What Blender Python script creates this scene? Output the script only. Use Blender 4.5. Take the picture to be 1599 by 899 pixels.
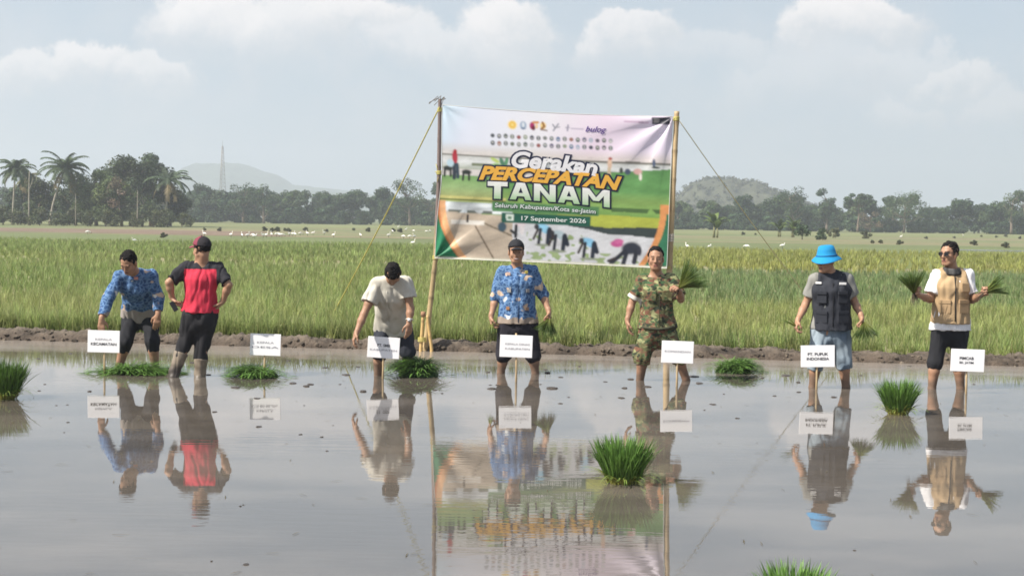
import bpy, bmesh, math, random
import numpy as np
from mathutils import Vector, Matrix

for o in list(bpy.data.objects):
    bpy.data.objects.remove(o)
scene = bpy.context.scene
COL = scene.collection
rng = np.random.default_rng(7)
R = math.radians

# ------------------------------------------------------------------ camera
FPX = 2300.0; CAMH = 1.67; PITCH = math.atan(106.5/FPX); ROLL = R(0.84)
CAM = np.array([0.0, 0.0, CAMH])
_fwd = np.array([0, math.cos(PITCH), -math.sin(PITCH)])
_up0 = np.array([0, math.sin(PITCH), math.cos(PITCH)])
_rt0 = np.array([1.0, 0, 0])
_rt = math.cos(ROLL)*_rt0 + math.sin(ROLL)*_up0
_up = -math.sin(ROLL)*_rt0 + math.cos(ROLL)*_up0
cd = bpy.data.cameras.new('camera'); cam = bpy.data.objects.new('camera', cd); COL.objects.link(cam)
cd.sensor_width = 36; cd.sensor_fit = 'HORIZONTAL'; cd.lens = FPX/1599*36
cd.clip_start = 0.1; cd.clip_end = 12000
M = Matrix.Identity(4)
for i in range(3):
    M[i][0] = _rt[i]; M[i][1] = _up[i]; M[i][2] = -_fwd[i]; M[i][3] = CAM[i]
cam.matrix_world = M
scene.camera = cam

def ray(px, py):
    return _fwd + (px-799.5)/FPX*_rt - (py-449.5)/FPX*_up
def P(px, py, Y):
    d = ray(px, py); return CAM + d*(Y/d[1])
def G(px, py, z=0.0):
    d = ray(px, py); return CAM + d*((z-CAMH)/d[2])

# ------------------------------------------------------------------ sky, sun, exposure
SUN_EL = R(47); SUN_AZ = R(117)          # azimuth counter-clockwise from +Y: to the left, a little behind the camera
sdir = Vector((-math.sin(SUN_AZ)*math.cos(SUN_EL), math.cos(SUN_AZ)*math.cos(SUN_EL), math.sin(SUN_EL)))
world = bpy.data.worlds.new('World'); scene.world = world; world.use_nodes = True
nt = world.node_tree; nt.nodes.clear()
N = nt.nodes.new; L = nt.links.new
wout = N('ShaderNodeOutputWorld'); bg = N('ShaderNodeBackground'); bg.inputs['Strength'].default_value = 0.073
sky = N('ShaderNodeTexSky'); sky.sky_type = 'NISHITA'; sky.sun_disc = False
sky.sun_elevation = SUN_EL; sky.sun_rotation = -SUN_AZ; sky.air_density = 1.0; sky.dust_density = 2.0; sky.ozone_density = 1.0
tc = N('ShaderNodeTexCoord')
def vmath(op, a, b=None):
    n = N('ShaderNodeVectorMath'); n.operation = op
    for k, x in enumerate((a, b)):
        if x is None: continue
        if isinstance(x, (tuple, list)): n.inputs[k].default_value = x
        else: L(x, n.inputs[k])
    return n.outputs['Value'] if op in ('LENGTH', 'DOT_PRODUCT', 'DISTANCE') else n.outputs['Vector']
def fmath(op, a, b=None, c=None, clamp=False):
    n = N('ShaderNodeMath'); n.operation = op; n.use_clamp = clamp
    for k, x in enumerate((a, b, c)):
        if x is None: continue
        if isinstance(x, (int, float)): n.inputs[k].default_value = x
        else: L(x, n.inputs[k])
    return n.outputs[0]
def cmix(f, a, b):
    n = N('ShaderNodeMix'); n.data_type = 'RGBA'
    if isinstance(f, (int, float)): n.inputs[0].default_value = f
    else: L(f, n.inputs[0])
    for k, x in ((6, a), (7, b)):
        if isinstance(x, tuple): n.inputs[k].default_value = x
        else: L(x, n.inputs[k])
    return n.outputs[2]
def maprange(x, a, b, c=0.0, d=1.0, smooth=True):
    n = N('ShaderNodeMapRange'); n.interpolation_type = 'SMOOTHSTEP' if smooth else 'LINEAR'
    L(x, n.inputs[0])
    for k, v in enumerate((a, b, c, d)): n.inputs[k+1].default_value = v
    return n.outputs[0]
dvec = tc.outputs['Generated']
sx = N('ShaderNodeSeparateXYZ'); L(dvec, sx.inputs[0])
# cumulus: heaps with bright ragged tops whose undersides fade into the haze
def wnoise(scale, detail, rough):
    n = N('ShaderNodeTexNoise'); n.inputs['Scale'].default_value = scale; n.inputs['Detail'].default_value = detail; n.inputs['Roughness'].default_value = rough
    L(dvec, n.inputs['Vector']); return n
na = wnoise(13, 5, .6); nb_ = wnoise(42, 7, .68); nc_ = wnoise(22, 6, .6)
def centred(n, k):
    v = vmath('SUBTRACT', n.outputs['Color'], (.5, .5, .5)); m = N('ShaderNodeVectorMath'); m.operation = 'SCALE'; L(v, m.inputs[0]); m.inputs['Scale'].default_value = k; return m.outputs[0]
dw = vmath('ADD', dvec, vmath('ADD', centred(na, .060), centred(nb_, .034)))
def heap_nodes(list_):
    cov_, lit_ = None, None
    for (px, py, wx, wz, amp) in list_:
        d = ray(px, py); d = d/np.linalg.norm(d)
        q = vmath('MULTIPLY', vmath('SUBTRACT', dw, tuple(d)), (FPX/wx, FPX/wx, FPX/wz))
        sp = N('ShaderNodeSeparateXYZ'); L(q, sp.inputs[0])
        body = maprange(vmath('LENGTH', q), 1.12, .84)
        foot = maprange(sp.outputs['Z'], -.75, .45)
        c = fmath('MULTIPLY', fmath('MULTIPLY', body, foot), amp)
        l = fmath('MULTIPLY', c, maprange(fmath('SUBTRACT', sp.outputs['Z'], fmath('MULTIPLY', sp.outputs['X'], .25)), -.2, .75))
        cov_ = c if cov_ is None else fmath('MAXIMUM', cov_, c); lit_ = l if lit_ is None else fmath('MAXIMUM', lit_, l)
    return cov_, lit_
HEAPS = ((330, 60, 110, 95, 1.0), (450, 75, 120, 85, .9), (560, 55, 120, 60, .95), (690, 90, 130, 55, .75), (775, 62, 95, 80, 1.0), (985, 75, 92, 55, .9), (1340, 62, 105, 72, 1.0), (1430, 120, 95, 50, .55),
         (1150, 90, 90, 45, .5), (1290, 140, 170, 70, .5), (60, 135, 85, 50, .85), (150, 120, 70, 55, .95), (240, 128, 80, 45, .85), (1505, 135, 75, 42, .75), (1410, 180, 60, 40, .55), (1590, 175, 80, 40, .5))
cov, lit = heap_nodes(HEAPS)
elev = sx.outputs['Z']
# outside the photographed part the same kind of broken cumulus goes on
dc = ray(799, 200); dc = dc/np.linalg.norm(dc)
away = maprange(vmath('DISTANCE', dvec, tuple(dc)), 0.42, 0.62)
nf_ = wnoise(6.0, 8, .58)
cg = fmath('MULTIPLY', fmath('MULTIPLY', maprange(nf_.outputs[0], .50, .60), away), maprange(elev, 0.02, 0.12, .3, 1.0))
cov = fmath('MAXIMUM', cov, fmath('MULTIPLY', cg, .85)); lit = fmath('MAXIMUM', lit, fmath('MULTIPLY', cg, maprange(nf_.outputs[0], .52, .68)))
veil = maprange(elev, 0.0, 0.5, 0.86, 0.25)
skyc = cmix(veil, sky.outputs[0], (4.45, 5.3, 6.2, 1))
soft = maprange(nc_.outputs[0], .35, .75)
greyv = fmath('MULTIPLY', soft, maprange(elev, 0.24, 0.08, 0.0, .55))
skyc = cmix(greyv, skyc, (5.5, 5.7, 6.1, 1))
ccol = cmix(lit, (6.1, 6.15, 6.35, 1), (8.9, 8.4, 8.2, 1))
fin = cmix(fmath('MULTIPLY', cov, 0.9), skyc, ccol)
L(fin, bg.inputs['Color']); L(bg.outputs[0], wout.inputs[0])

sl = bpy.data.lights.new('sun', 'SUN'); sl.energy = 4.9; sl.angle = R(0.6); sl.color = (1.0, 0.93, 0.83)
so = bpy.data.objects.new('sun', sl); COL.objects.link(so)
so.rotation_euler = (-sdir).to_track_quat('-Z', 'Y').to_euler()
vs = scene.view_settings; vs.view_transform = 'Standard'; vs.look = 'None'; vs.gamma = 1; vs.exposure = 0.80; vs.use_curve_mapping = False
scene.cycles.use_denoising = True
scene.cycles.max_bounces = 7; scene.cycles.diffuse_bounces = 2; scene.cycles.glossy_bounces = 3
scene.cycles.transmission_bounces = 3; scene.cycles.transparent_max_bounces = 7; scene.cycles.volume_bounces = 1
scene.cycles.caustics_reflective = False; scene.cycles.caustics_refractive = False
scene.cycles.filter_width = 1.7

# ------------------------------------------------------------------ helpers
def tag(o, label=None, cat=None, group=None, kind=None):
    if label: o['label'] = label
    if cat: o['category'] = cat
    if group: o['group'] = group
    if kind: o['kind'] = kind
    return o
def empty(name, loc, label=None, cat=None, group=None):
    o = bpy.data.objects.new(name, None); COL.objects.link(o)
    o.location = [float(x) for x in loc]; o.empty_display_size = 0.1
    return tag(o, label, cat, group)
def new_mesh(name, V, F, C=None, m=None, smooth=True):
    """V (n,3); F a list of index arrays (m,k); C (n,4) colour attribute"""
    V = np.asarray(V, dtype=np.float32)
    if isinstance(F, np.ndarray): F = [F]
    F = [np.asarray(f, dtype=np.int32) for f in F if len(f)]
    me = bpy.data.meshes.new(name)
    me.vertices.add(len(V)); me.vertices.foreach_set('co', V.ravel())
    nl = sum(f.size for f in F); npoly = sum(len(f) for f in F)
    me.loops.add(nl); me.loops.foreach_set('vertex_index', np.concatenate([f.ravel() for f in F]))
    starts, tot = [], 0
    for f in F:
        starts.append(tot + np.arange(len(f))*f.shape[1]); tot += f.size
    me.polygons.add(npoly); me.polygons.foreach_set('loop_start', np.concatenate(starts).astype(np.int32))
    me.update(calc_edges=True)
    me.polygons.foreach_set('use_smooth', np.full(npoly, smooth))
    if C is not None:
        C = np.asarray(C, dtype=np.float32)
        if C.shape[1] == 3: C = np.hstack([C, np.ones((len(C), 1), np.float32)])
        a = me.color_attributes.new('col', 'FLOAT_COLOR', 'POINT'); a.data.foreach_set('color', C.ravel())
    if m is not None: me.materials.append(m)
    me.validate()
    return me
def put(name, me, parent=None, loc=None):
    o = bpy.data.objects.new(name, me); COL.objects.link(o)
    if loc is not None: o.location = [float(x) for x in loc]
    if parent is not None: o.parent = parent
    return o
def part(name, V, F, C, m, parent, smooth=True):
    """world-space vertices, parented under an unrotated parent"""
    V = np.asarray(V, dtype=float)
    off = np.zeros(3); p = parent
    while p is not None:
        off = off + np.array(p.location); p = p.parent
    return put(name, new_mesh(name, V-off, F, C, m, smooth), parent)
def thing_mesh(name, V, F, C, m, loc, label, cat, group=None, smooth=True, kind=None):
    o = put(name, new_mesh(name, np.asarray(V, dtype=float)-np.asarray(loc), F, C, m, smooth), None, loc)
    return tag(o, label, cat, group, kind)
def copy_tree(o, parent=None):
    c = o.copy(); COL.objects.link(c); c.parent = parent
    for ch in list(o.children): copy_tree(ch, c)
    return c
class MB:
    def __init__(s): s.V = []; s.T = []; s.Q = []; s.C = []; s.n = 0
    def add(s, V, T=None, Q=None, C=None):
        V = np.asarray(V, dtype=float)
        if T is not None and len(T): s.T.append(np.asarray(T)+s.n)
        if Q is not None and len(Q): s.Q.append(np.asarray(Q)+s.n)
        s.V.append(V); s.n += len(V)
        if C is not None:
            C = np.asarray(C, dtype=float)
            if C.ndim == 1: C = np.tile(C, (len(V), 1))
            s.C.append(C[:, :3])
        return s
    def get(s):
        F = []
        if s.T: F.append(np.concatenate(s.T))
        if s.Q: F.append(np.concatenate(s.Q))
        return np.concatenate(s.V), F, (np.concatenate(s.C) if s.C else None)
    def part(s, name, m, parent, smooth=True):
        V, F, C = s.get(); return part(name, V, F, C, m, parent, smooth)
    def box(s, c, half, rot=None, C=None):
        sg = np.array([[x, y, z] for x in (-1, 1) for y in (-1, 1) for z in (-1, 1)], float)*np.asarray(half)
        if rot is not None: sg = sg @ np.asarray(rot).T
        return s.add(sg+np.asarray(c), Q=[[0, 1, 3, 2], [4, 6, 7, 5], [0, 4, 5, 1], [2, 3, 7, 6], [0, 2, 6, 4], [1, 5, 7, 3]], C=C)
    def tube(s, pts, rad, sides=8, C=None, cap=True):
        pts = np.asarray(pts, float); n = len(pts)
        rad = np.broadcast_to(np.asarray(rad, float), (n,))
        tg = np.gradient(pts, axis=0); tg /= np.linalg.norm(tg, axis=1)[:, None]+1e-9
        ref = np.array([0, 0, 1.0]) if abs(tg[0][2]) < .9 else np.array([0, 1.0, 0])
        a = np.cross(tg, ref); a /= np.linalg.norm(a, axis=1)[:, None]+1e-9
        b = np.cross(tg, a)
        th = np.arange(sides)*2*math.pi/sides
        V = (pts[:, None] + rad[:, None, None]*(np.cos(th)[None, :, None]*a[:, None]+np.sin(th)[None, :, None]*b[:, None])).reshape(-1, 3)
        i, j = np.meshgrid(np.arange(n-1), np.arange(sides), indexing='ij'); j2 = (j+1) % sides
        Q = np.stack([i*sides+j, i*sides+j2, (i+1)*sides+j2, (i+1)*sides+j], -1).reshape(-1, 4)
        T = None
        if cap:
            V = np.vstack([V, pts[:1], pts[-1:]]); k = n*sides
            T = [[k, (q+1) % sides, q] for q in range(sides)]+[[k+1, (n-1)*sides+q, (n-1)*sides+(q+1) % sides] for q in range(sides)]
        if C is not None:
            C = np.asarray(C, float)
            if C.ndim == 2 and len(C) == n:
                C = np.repeat(C, sides, axis=0)
                if cap: C = np.vstack([C, C[:1], C[-1:]])
        return s.add(V, T=T, Q=Q, C=C)

def srgb(r, g, b):
    c = np.array([r, g, b], float)/255
    return np.where(c <= .04045, c/12.92, ((c+.055)/1.055)**2.4)
def mat(name, base=None, rough=.6, vary=.12, vscale=6.0, bump=0.0, bscale=30.0, spec=.4, trans=0.0, attr=False, metallic=0, sheen=0.0, bdist=.01):
    """procedural Principled material: base colour (or colour attribute) broken up by noise, noise bump, optional leaf translucency"""
    m = bpy.data.materials.new(name); m.use_nodes = True
    t = m.node_tree; t.nodes.clear(); n_ = t.nodes.new; l_ = t.links.new
    out = n_('ShaderNodeOutputMaterial'); b = n_('ShaderNodeBsdfPrincipled')
    b.inputs['Roughness'].default_value = rough; b.inputs['Specular IOR Level'].default_value = spec; b.inputs['Metallic'].default_value = metallic
    if sheen: b.inputs['Sheen Weight'].default_value = sheen
    co = n_('ShaderNodeTexCoord')
    if attr:
        a = n_('ShaderNodeAttribute'); a.attribute_name = 'col'; src = a.outputs['Color']
    else:
        a = n_('ShaderNodeRGB'); a.outputs[0].default_value = (*[float(x) for x in base], 1); src = a.outputs[0]
    nz = n_('ShaderNodeTexNoise'); nz.inputs['Scale'].default_value = vscale; nz.inputs['Detail'].default_value = 5; l_(co.outputs['Object'], nz.inputs['Vector'])
    mr = n_('ShaderNodeMapRange'); mr.inputs[1].default_value = .25; mr.inputs[2].default_value = .75
    mr.inputs[3].default_value = 1-vary; mr.inputs[4].default_value = 1+vary; l_(nz.outputs[0], mr.inputs[0])
    mx = n_('ShaderNodeVectorMath'); mx.operation = 'SCALE'; l_(src, mx.inputs[0]); l_(mr.outputs[0], mx.inputs['Scale'])
    colr = mx.outputs[0]; l_(colr, b.inputs['Base Color'])
    if bump:
        nb = n_('ShaderNodeTexNoise'); nb.inputs['Scale'].default_value = bscale; nb.inputs['Detail'].default_value = 6; l_(co.outputs['Object'], nb.inputs['Vector'])
        bp = n_('ShaderNodeBump'); bp.inputs['Strength'].default_value = bump; bp.inputs['Distance'].default_value = bdist; l_(nb.outputs[0], bp.inputs['Height']); l_(bp.outputs[0], b.inputs['Normal'])
    sh = b.outputs[0]
    if trans:
        tr = n_('ShaderNodeBsdfTranslucent'); l_(colr, tr.inputs['Color'])
        ms = n_('ShaderNodeMixShader'); ms.inputs[0].default_value = trans; l_(sh, ms.inputs[1]); l_(tr.outputs[0], ms.inputs[2]); sh = ms.outputs[0]
    l_(sh, out.inputs['Surface'])
    return m
def sines(V, seed, freq, n=7):
    r = np.random.default_rng(seed); s = np.zeros(len(V))
    for i in range(n):
        k = r.normal(size=3); k *= freq*(0.6+0.9*r.random())/np.linalg.norm(k)
        s += np.sin(V @ k + r.random()*6.28)
    return s/math.sqrt(n)
def grid_mesh(xs, ys, z):
    X, Y = np.meshgrid(xs, ys, indexing='ij')
    V = np.stack([X.ravel(), Y.ravel(), (z(X, Y) if callable(z) else np.full(X.shape, z)).ravel()], -1)
    nx, ny = len(xs), len(ys)
    i, j = np.meshgrid(np.arange(nx-1), np.arange(ny-1), indexing='ij')
    Q = np.stack([i*ny+j, (i+1)*ny+j, (i+1)*ny+j+1, i*ny+j+1], -1).reshape(-1, 4)
    return V, Q
def structure(name, V, F, C, m, smooth=True):
    o = put(name, new_mesh(name, V, F, C, m, smooth)); o['kind'] = 'structure'; return o

def blades(base, az, Ln, a0, a1, w, c0, c1, seg=3, twist=None):
    """curved tapering leaf blades; every argument an array over the blades"""
    n = len(base); base = np.asarray(base, float)
    bc = lambda x: np.broadcast_to(np.asarray(x, float), (n,))
    az, Ln, a0, a1, w = map(bc, (az, Ln, a0, a1, w))
    h = np.stack([np.cos(az), np.sin(az), 0*az], -1)
    tw = az+math.pi/2+(rng.normal(0, .7, n) if twist is None else twist)
    s = np.stack([np.cos(tw), np.sin(tw), 0*az], -1)
    c0 = np.broadcast_to(np.asarray(c0, float), (n, 3)); c1 = np.broadcast_to(np.asarray(c1, float), (n, 3))
    rows, cols = [], []
    p = base.copy()
    for k in range(seg+1):
        f = k/seg
        ww = w*(0.75+0.5*f if f < .5 else 1.0-(f-.5)*1.2)
        cc = c0*(1-f)+c1*f
        if k < seg:
            rows += [p-s*ww[:, None]/2, p+s*ww[:, None]/2]; cols += [cc, cc]
        else:
            rows += [p]; cols += [cc]
        a = a0+(a1-a0)*(k+.5)/seg
        p = p+(Ln/seg)[:, None]*(np.sin(a)[:, None]*h+np.cos(a)[:, None]*np.array([0, 0, 1.0]))
    V = np.stack(rows, 1); C = np.stack(cols, 1); m = V.shape[1]
    o = (np.arange(n)*m)[:, None]
    Q = np.concatenate([o+np.array([2*k, 2*k+1, 2*k+3, 2*k+2]) for k in range(seg-1)]) if seg > 1 else np.zeros((0, 4), int)
    T = o+np.array([2*seg-2, 2*seg-1, 2*seg])
    return V.reshape(-1, 3), T, Q, C.reshape(-1, 3)

# ------------------------------------------------------------------ ground, water, bund
m_ground = mat('ground_earth', (.17, .15, .09), .95, .25, .08, .4, 3)
V, Q = grid_mesh(np.linspace(-2500, 2500, 21), np.linspace(-45, 2880, 21), -0.35)
structure('ground', V, Q, None, m_ground)

# the waterline of the bund, from where the mud meets the water in the photograph
wl = np.array([G(px, py)[:2] for px, py in ((0, 532), (250, 536), (450, 541), (900, 551), (1200, 563), (1599, 572))])
fit = np.polyfit(wl[:, 0], wl[:, 1], 1)
def bund_y(x): return np.polyval(fit, x)

def water_material():
    m = bpy.data.materials.new('muddy_water'); m.use_nodes = True
    t = m.node_tree; t.nodes.clear(); n_ = t.nodes.new; l_ = t.links.new
    out = n_('ShaderNodeOutputMaterial'); b = n_('ShaderNodeBsdfPrincipled'); co = n_('ShaderNodeTexCoord')
    b.inputs['IOR'].default_value = 1.8
    def noise(scale, sx, sy, detail=4, rough=.5, off=0):
        mp = n_('ShaderNodeMapping'); mp.inputs['Scale'].default_value = (sx, sy, 1); mp.inputs['Location'].default_value = (off, off*.7, 0); l_(co.outputs['Object'], mp.inputs['Vector'])
        z = n_('ShaderNodeTexNoise'); z.inputs['Scale'].default_value = scale; z.inputs['Detail'].default_value = detail; z.inputs['Roughness'].default_value = rough
        l_(mp.outputs[0], z.inputs['Vector']); return z.outputs[0]
    def mapr(x, a, b_, c, d):
        r = n_('ShaderNodeMapRange'); r.interpolation_type = 'SMOOTHSTEP'; l_(x, r.inputs[0])
        for k, v in enumerate((a, b_, c, d)): r.inputs[k+1].default_value = v
        return r.outputs[0]
    def mul(a, b_, op='MULTIPLY'):
        r = n_('ShaderNodeMath'); r.operation = op
        for k, x in enumerate((a, b_)):
            if isinstance(x, (int, float)): r.inputs[k].default_value = x
            else: l_(x, r.inputs[k])
        return r.outputs[0]
    silt = noise(1.0, .35, .7, 6, .6)
    cr = n_('ShaderNodeMix'); cr.data_type = 'RGBA'; cr.inputs[6].default_value = (.088, .077, .065, 1); cr.inputs[7].default_value = (.150, .130, .108, 1)
    l_(mapr(silt, .38, .66, 0, 1), cr.inputs[0])
    # towards the bund the water thins to wind-ruffled wet silt
    sp = n_('ShaderNodeSeparateXYZ'); l_(co.outputs['Object'], sp.inputs[0])
    near = mul(sp.outputs['Y'], mul(sp.outputs['X'], -float(fit[0])), 'ADD')
    jit = mul(mul(noise(1.0, .5, 1.6, 5, .6, 31), .5, 'SUBTRACT'), 3.2)
    shal = mapr(mul(near, jit, 'ADD'), float(fit[1])-2.3, float(fit[1])-.5, 0, 1)
    cs = n_('ShaderNodeMix'); cs.data_type = 'RGBA'; l_(shal, cs.inputs[0]); l_(cr.outputs[2], cs.inputs[6]); cs.inputs[7].default_value = (.235, .205, .175, 1)
    l_(cs.outputs[2], b.inputs['Base Color'])
    film = noise(1.0, 1.3, 3.2, 6, .62, 7)
    l_(mul(mapr(film, .54, .72, .0, .025), mul(shal, .20), 'ADD'), b.inputs['Roughness'])
    r1 = noise(1.0, 3.2, 12.0, 3, .5, 3); r2 = noise(1.0, 7.0, 26.0, 2, .5, 11)
    gust = mapr(noise(1.0, .22, .55, 3, .5, 21), .36, .62, .12, 1.0)
    hgt = mul(mul(r1, mul(r2, .22), 'ADD'), gust)
    bp = n_('ShaderNodeBump'); bp.inputs['Strength'].default_value = 1; bp.inputs['Distance'].default_value = .0007
    l_(hgt, bp.inputs['Height']); l_(bp.outputs[0], b.inputs['Normal'])
    l_(b.outputs[0], out.inputs['Surface']); return m
V, Q = grid_mesh(np.linspace(-45, 45, 13), np.linspace(-40, 19.2, 13), 0.0)
structure('paddy_water', V, Q, None, water_material())


m_mud = mat('bund_mud', attr=True, rough=.85, vary=.3, vscale=9, bump=.9, bscale=26, bdist=.03, spec=.3)
xs = np.arange(-26, 26, .035); prof_t = np.linspace(0, 1, 22)
X, T_ = np.meshgrid(xs, prof_t, indexing='ij')
flat = np.stack([X.ravel(), T_.ravel()*1.1, 0*X.ravel()], -1)
lump = (sines(flat*np.array([1, 1, 1]), 3, 11)+.8*sines(flat, 4, 26)+.6*sines(flat, 5, 58)).reshape(X.shape)
low = sines(flat, 9, 2.2).reshape(X.shape)
prof = np.interp(T_, [0, .10, .22, .30, .42, .62, .8, 1], [-.10, 0.0, .065, .090, .100, .095, .07, .0])
Zb = prof+np.clip(T_*6-.3, 0, 1)*np.clip((1-T_)*4, 0, 1)*(.024*lump+.012*low)
Yb = bund_y(X)-.10+T_*.62+.03*low+.018*lump
V = np.stack([X.ravel(), Yb.ravel(), Zb.ravel()], -1)
nx, ny = X.shape
i, j = np.meshgrid(np.arange(nx-1), np.arange(ny-1), indexing='ij')
Q = np.stack([i*ny+j, (i+1)*ny+j, (i+1)*ny+j+1, i*ny+j+1], -1).reshape(-1, 4)
dry = np.clip((Zb.ravel()-.05)/.10, 0, 1)[:, None]
sp = np.clip(.5+.4*lump.ravel(), 0, 1)[:, None]
Cb = (np.array([.075, .058, .044])*(1-dry)+np.array([.105, .087, .068])*dry)*(.55+.75*sp)
structure('bund', V, Q, Cb, m_mud)

# crumbled clods along the bund's foot and crest (uncountable rubble)
def lumpmesh(seed, n=10):
    bm = bmesh.new(); bmesh.ops.create_icosphere(bm, subdivisions=1, radius=1)
    r = np.random.default_rng(seed)
    for v in bm.verts: v.co *= .7+.6*r.random()
    V = np.array([v.co[:] for v in bm.verts]); F = np.array([[v.index for v in f.verts] for f in bm.faces]); bm.free(); return V, F
lm = [lumpmesh(s) for s in range(5)]
mb = MB()
for k in range(700):
    x = rng.uniform(-13, 13); t = rng.choice([rng.uniform(.05, .2), rng.uniform(.15, .75)])
    z = np.interp(t, [0, .10, .22, .30, .42, .62, .8, 1], [-.10, 0.0, .065, .090, .100, .095, .07, .0])
    v, f = lm[k % 5]; s = rng.uniform(.010, .036)*np.array([1.4, 1, .75])
    a = rng.uniform(0, 6.28); rot = np.array([[math.cos(a), -math.sin(a), 0], [math.sin(a), math.cos(a), 0], [0, 0, 1]])
    mb.add((v*s) @ rot.T+np.array([x, bund_y(x)-.1+t*.62, z+.01]), T=f, C=np.array([.125, .102, .078])*rng.uniform(.5, 1.3))
V, F, C = mb.get()
o = put('mud_crumbs', new_mesh('mud_crumbs', V, F, C, m_mud, False)); tag(o, 'dry crumbled mud lumps scattered along the low earth bund', 'mud', kind='stuff')
# short weeds on the bund
n = 1500
bx_ = rng.uniform(-13, 13, n); t = rng.beta(4, 1.6, n)
bz = np.interp(t, [0, .10, .22, .30, .42, .62, .8, 1], [-.10, 0.0, .065, .090, .100, .095, .07, .0])
clump = sines(np.stack([bx_, t, 0*t], -1), 12, 3)
keep = clump > .25
Vb, Tb, Qb, Cb = blades(np.stack([bx_, bund_y(bx_)-.1+t*.62, bz], -1)[keep], rng.uniform(0, 6.28, n)[keep], rng.uniform(.04, .13, n)[keep], .2, rng.uniform(.4, 1.4, n)[keep], .007, (.10, .11, .03), (.22, .21, .07), 2)
m_leaf = mat('rice_leaf', attr=True, rough=.55, vary=.10, vscale=1.5, spec=.25, trans=.42)
o = put('bund_weeds', new_mesh('bund_weeds', Vb, [Tb, Qb], Cb, m_leaf)); tag(o, 'sparse short weeds growing on the mud bund', 'weeds', kind='stuff')

# fields behind the bund: strips of standing rice, then dry stubble, each strip a sheet of its own
def strip(name, y0, y1, z, c, vary, vs, m=None, x0=-420, x1=420, edge=None):
    xs = np.linspace(x0, x1, 61)
    rows = []
    for x in xs:
        wob = 1+.012*math.sin(x*.21+y0)+.008*math.sin(x*.53+y1)
        rows.append((x, (bund_y(x) if y0 < 19 else y0*wob)+(.40 if y0 < 19 else 0), y1*wob))
    V = np.array([[x, a, z] for x, a, b in rows]+[[x, b, z] for x, a, b in rows])
    k = len(xs); Q = np.array([[i, i+1, k+i+1, k+i] for i in range(k-1)])
    structure(name, V, Q, None, m or mat(name+'_soil', c, .95, vary, vs, .5, 8))
strip('near_paddy', 18, 60, 0.02, (.25, .23, .125), .3, .7)
strip('middle_paddy', 56, 92, 0.03, (.13, .155, .04), .2, .15)
strip('dull_field', 88, 122, 0.04, (.12, .145, .055), .2, .10)
def two_tone(name, a, b, sx_, sy_):
    m = mat(name, a, .95, .2, .3, .5, 4); t = m.node_tree; n_ = t.nodes.new; l_ = t.links.new
    src = next(x for x in t.nodes if x.type == 'RGB'); co = n_('ShaderNodeTexCoord'); mp = n_('ShaderNodeMapping'); mp.inputs['Scale'].default_value = (sx_, sy_, 1); l_(co.outputs['Object'], mp.inputs['Vector'])
    z = n_('ShaderNodeTexNoise'); z.inputs['Scale'].default_value = 1; z.inputs['Detail'].default_value = 6; l_(mp.outputs[0], z.inputs['Vector'])
    r = n_('ShaderNodeMapRange'); r.inputs[1].default_value = .42; r.inputs[2].default_value = .58; l_(z.outputs[0], r.inputs[0])
    x = n_('ShaderNodeMix'); x.data_type = 'RGBA'; x.inputs[6].default_value = (*a, 1); x.inputs[7].default_value = (*b, 1); l_(r.outputs[0], x.inputs[0])
    sc = next(q for q in t.nodes if q.type == 'VECT_MATH'); l_(x.outputs[2], sc.inputs[0]); return m
strip('stubble_field', 117, 215, 0.05, None, 0, 0, two_tone('stubble_soil', (.185, .165, .088), (.125, .155, .060), .022, .07), x0=-500, x1=500)
strip('grass_verge', 208, 420, 0.06, (.155, .17, .068), .2, .05, x0=-700, x1=700)
strip('far_plain', 400, 2800, 0.07, (.12, .14, .06), .2, .01, x0=-2400, x1=2400)
# left, freshly ploughed brown earth
V, Q = grid_mesh(np.linspace(-62, -22, 30), np.linspace(121, 152, 10), 0.056)
V[:, 0] += 4*np.sin(V[:, 1]*.07)+1.5*np.sin(V[:, 1]*.31); V[:, 1] += 3*np.sin(V[:, 0]*.11)
structure('ploughed_field', V, Q, None, mat('ploughed_soil', (.165, .118, .082), .95, .3, .15, .6, 3))
V, Q = grid_mesh(np.linspace(30, 46, 12), np.linspace(99, 103, 4), 0.05)
V[:, 1] += 1.0*np.sin(V[:, 0]*.3)
structure('flooded_strip', V, Q, None, mat('shallow_water', (.16, .15, .12), .12, .1, 1))

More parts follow.
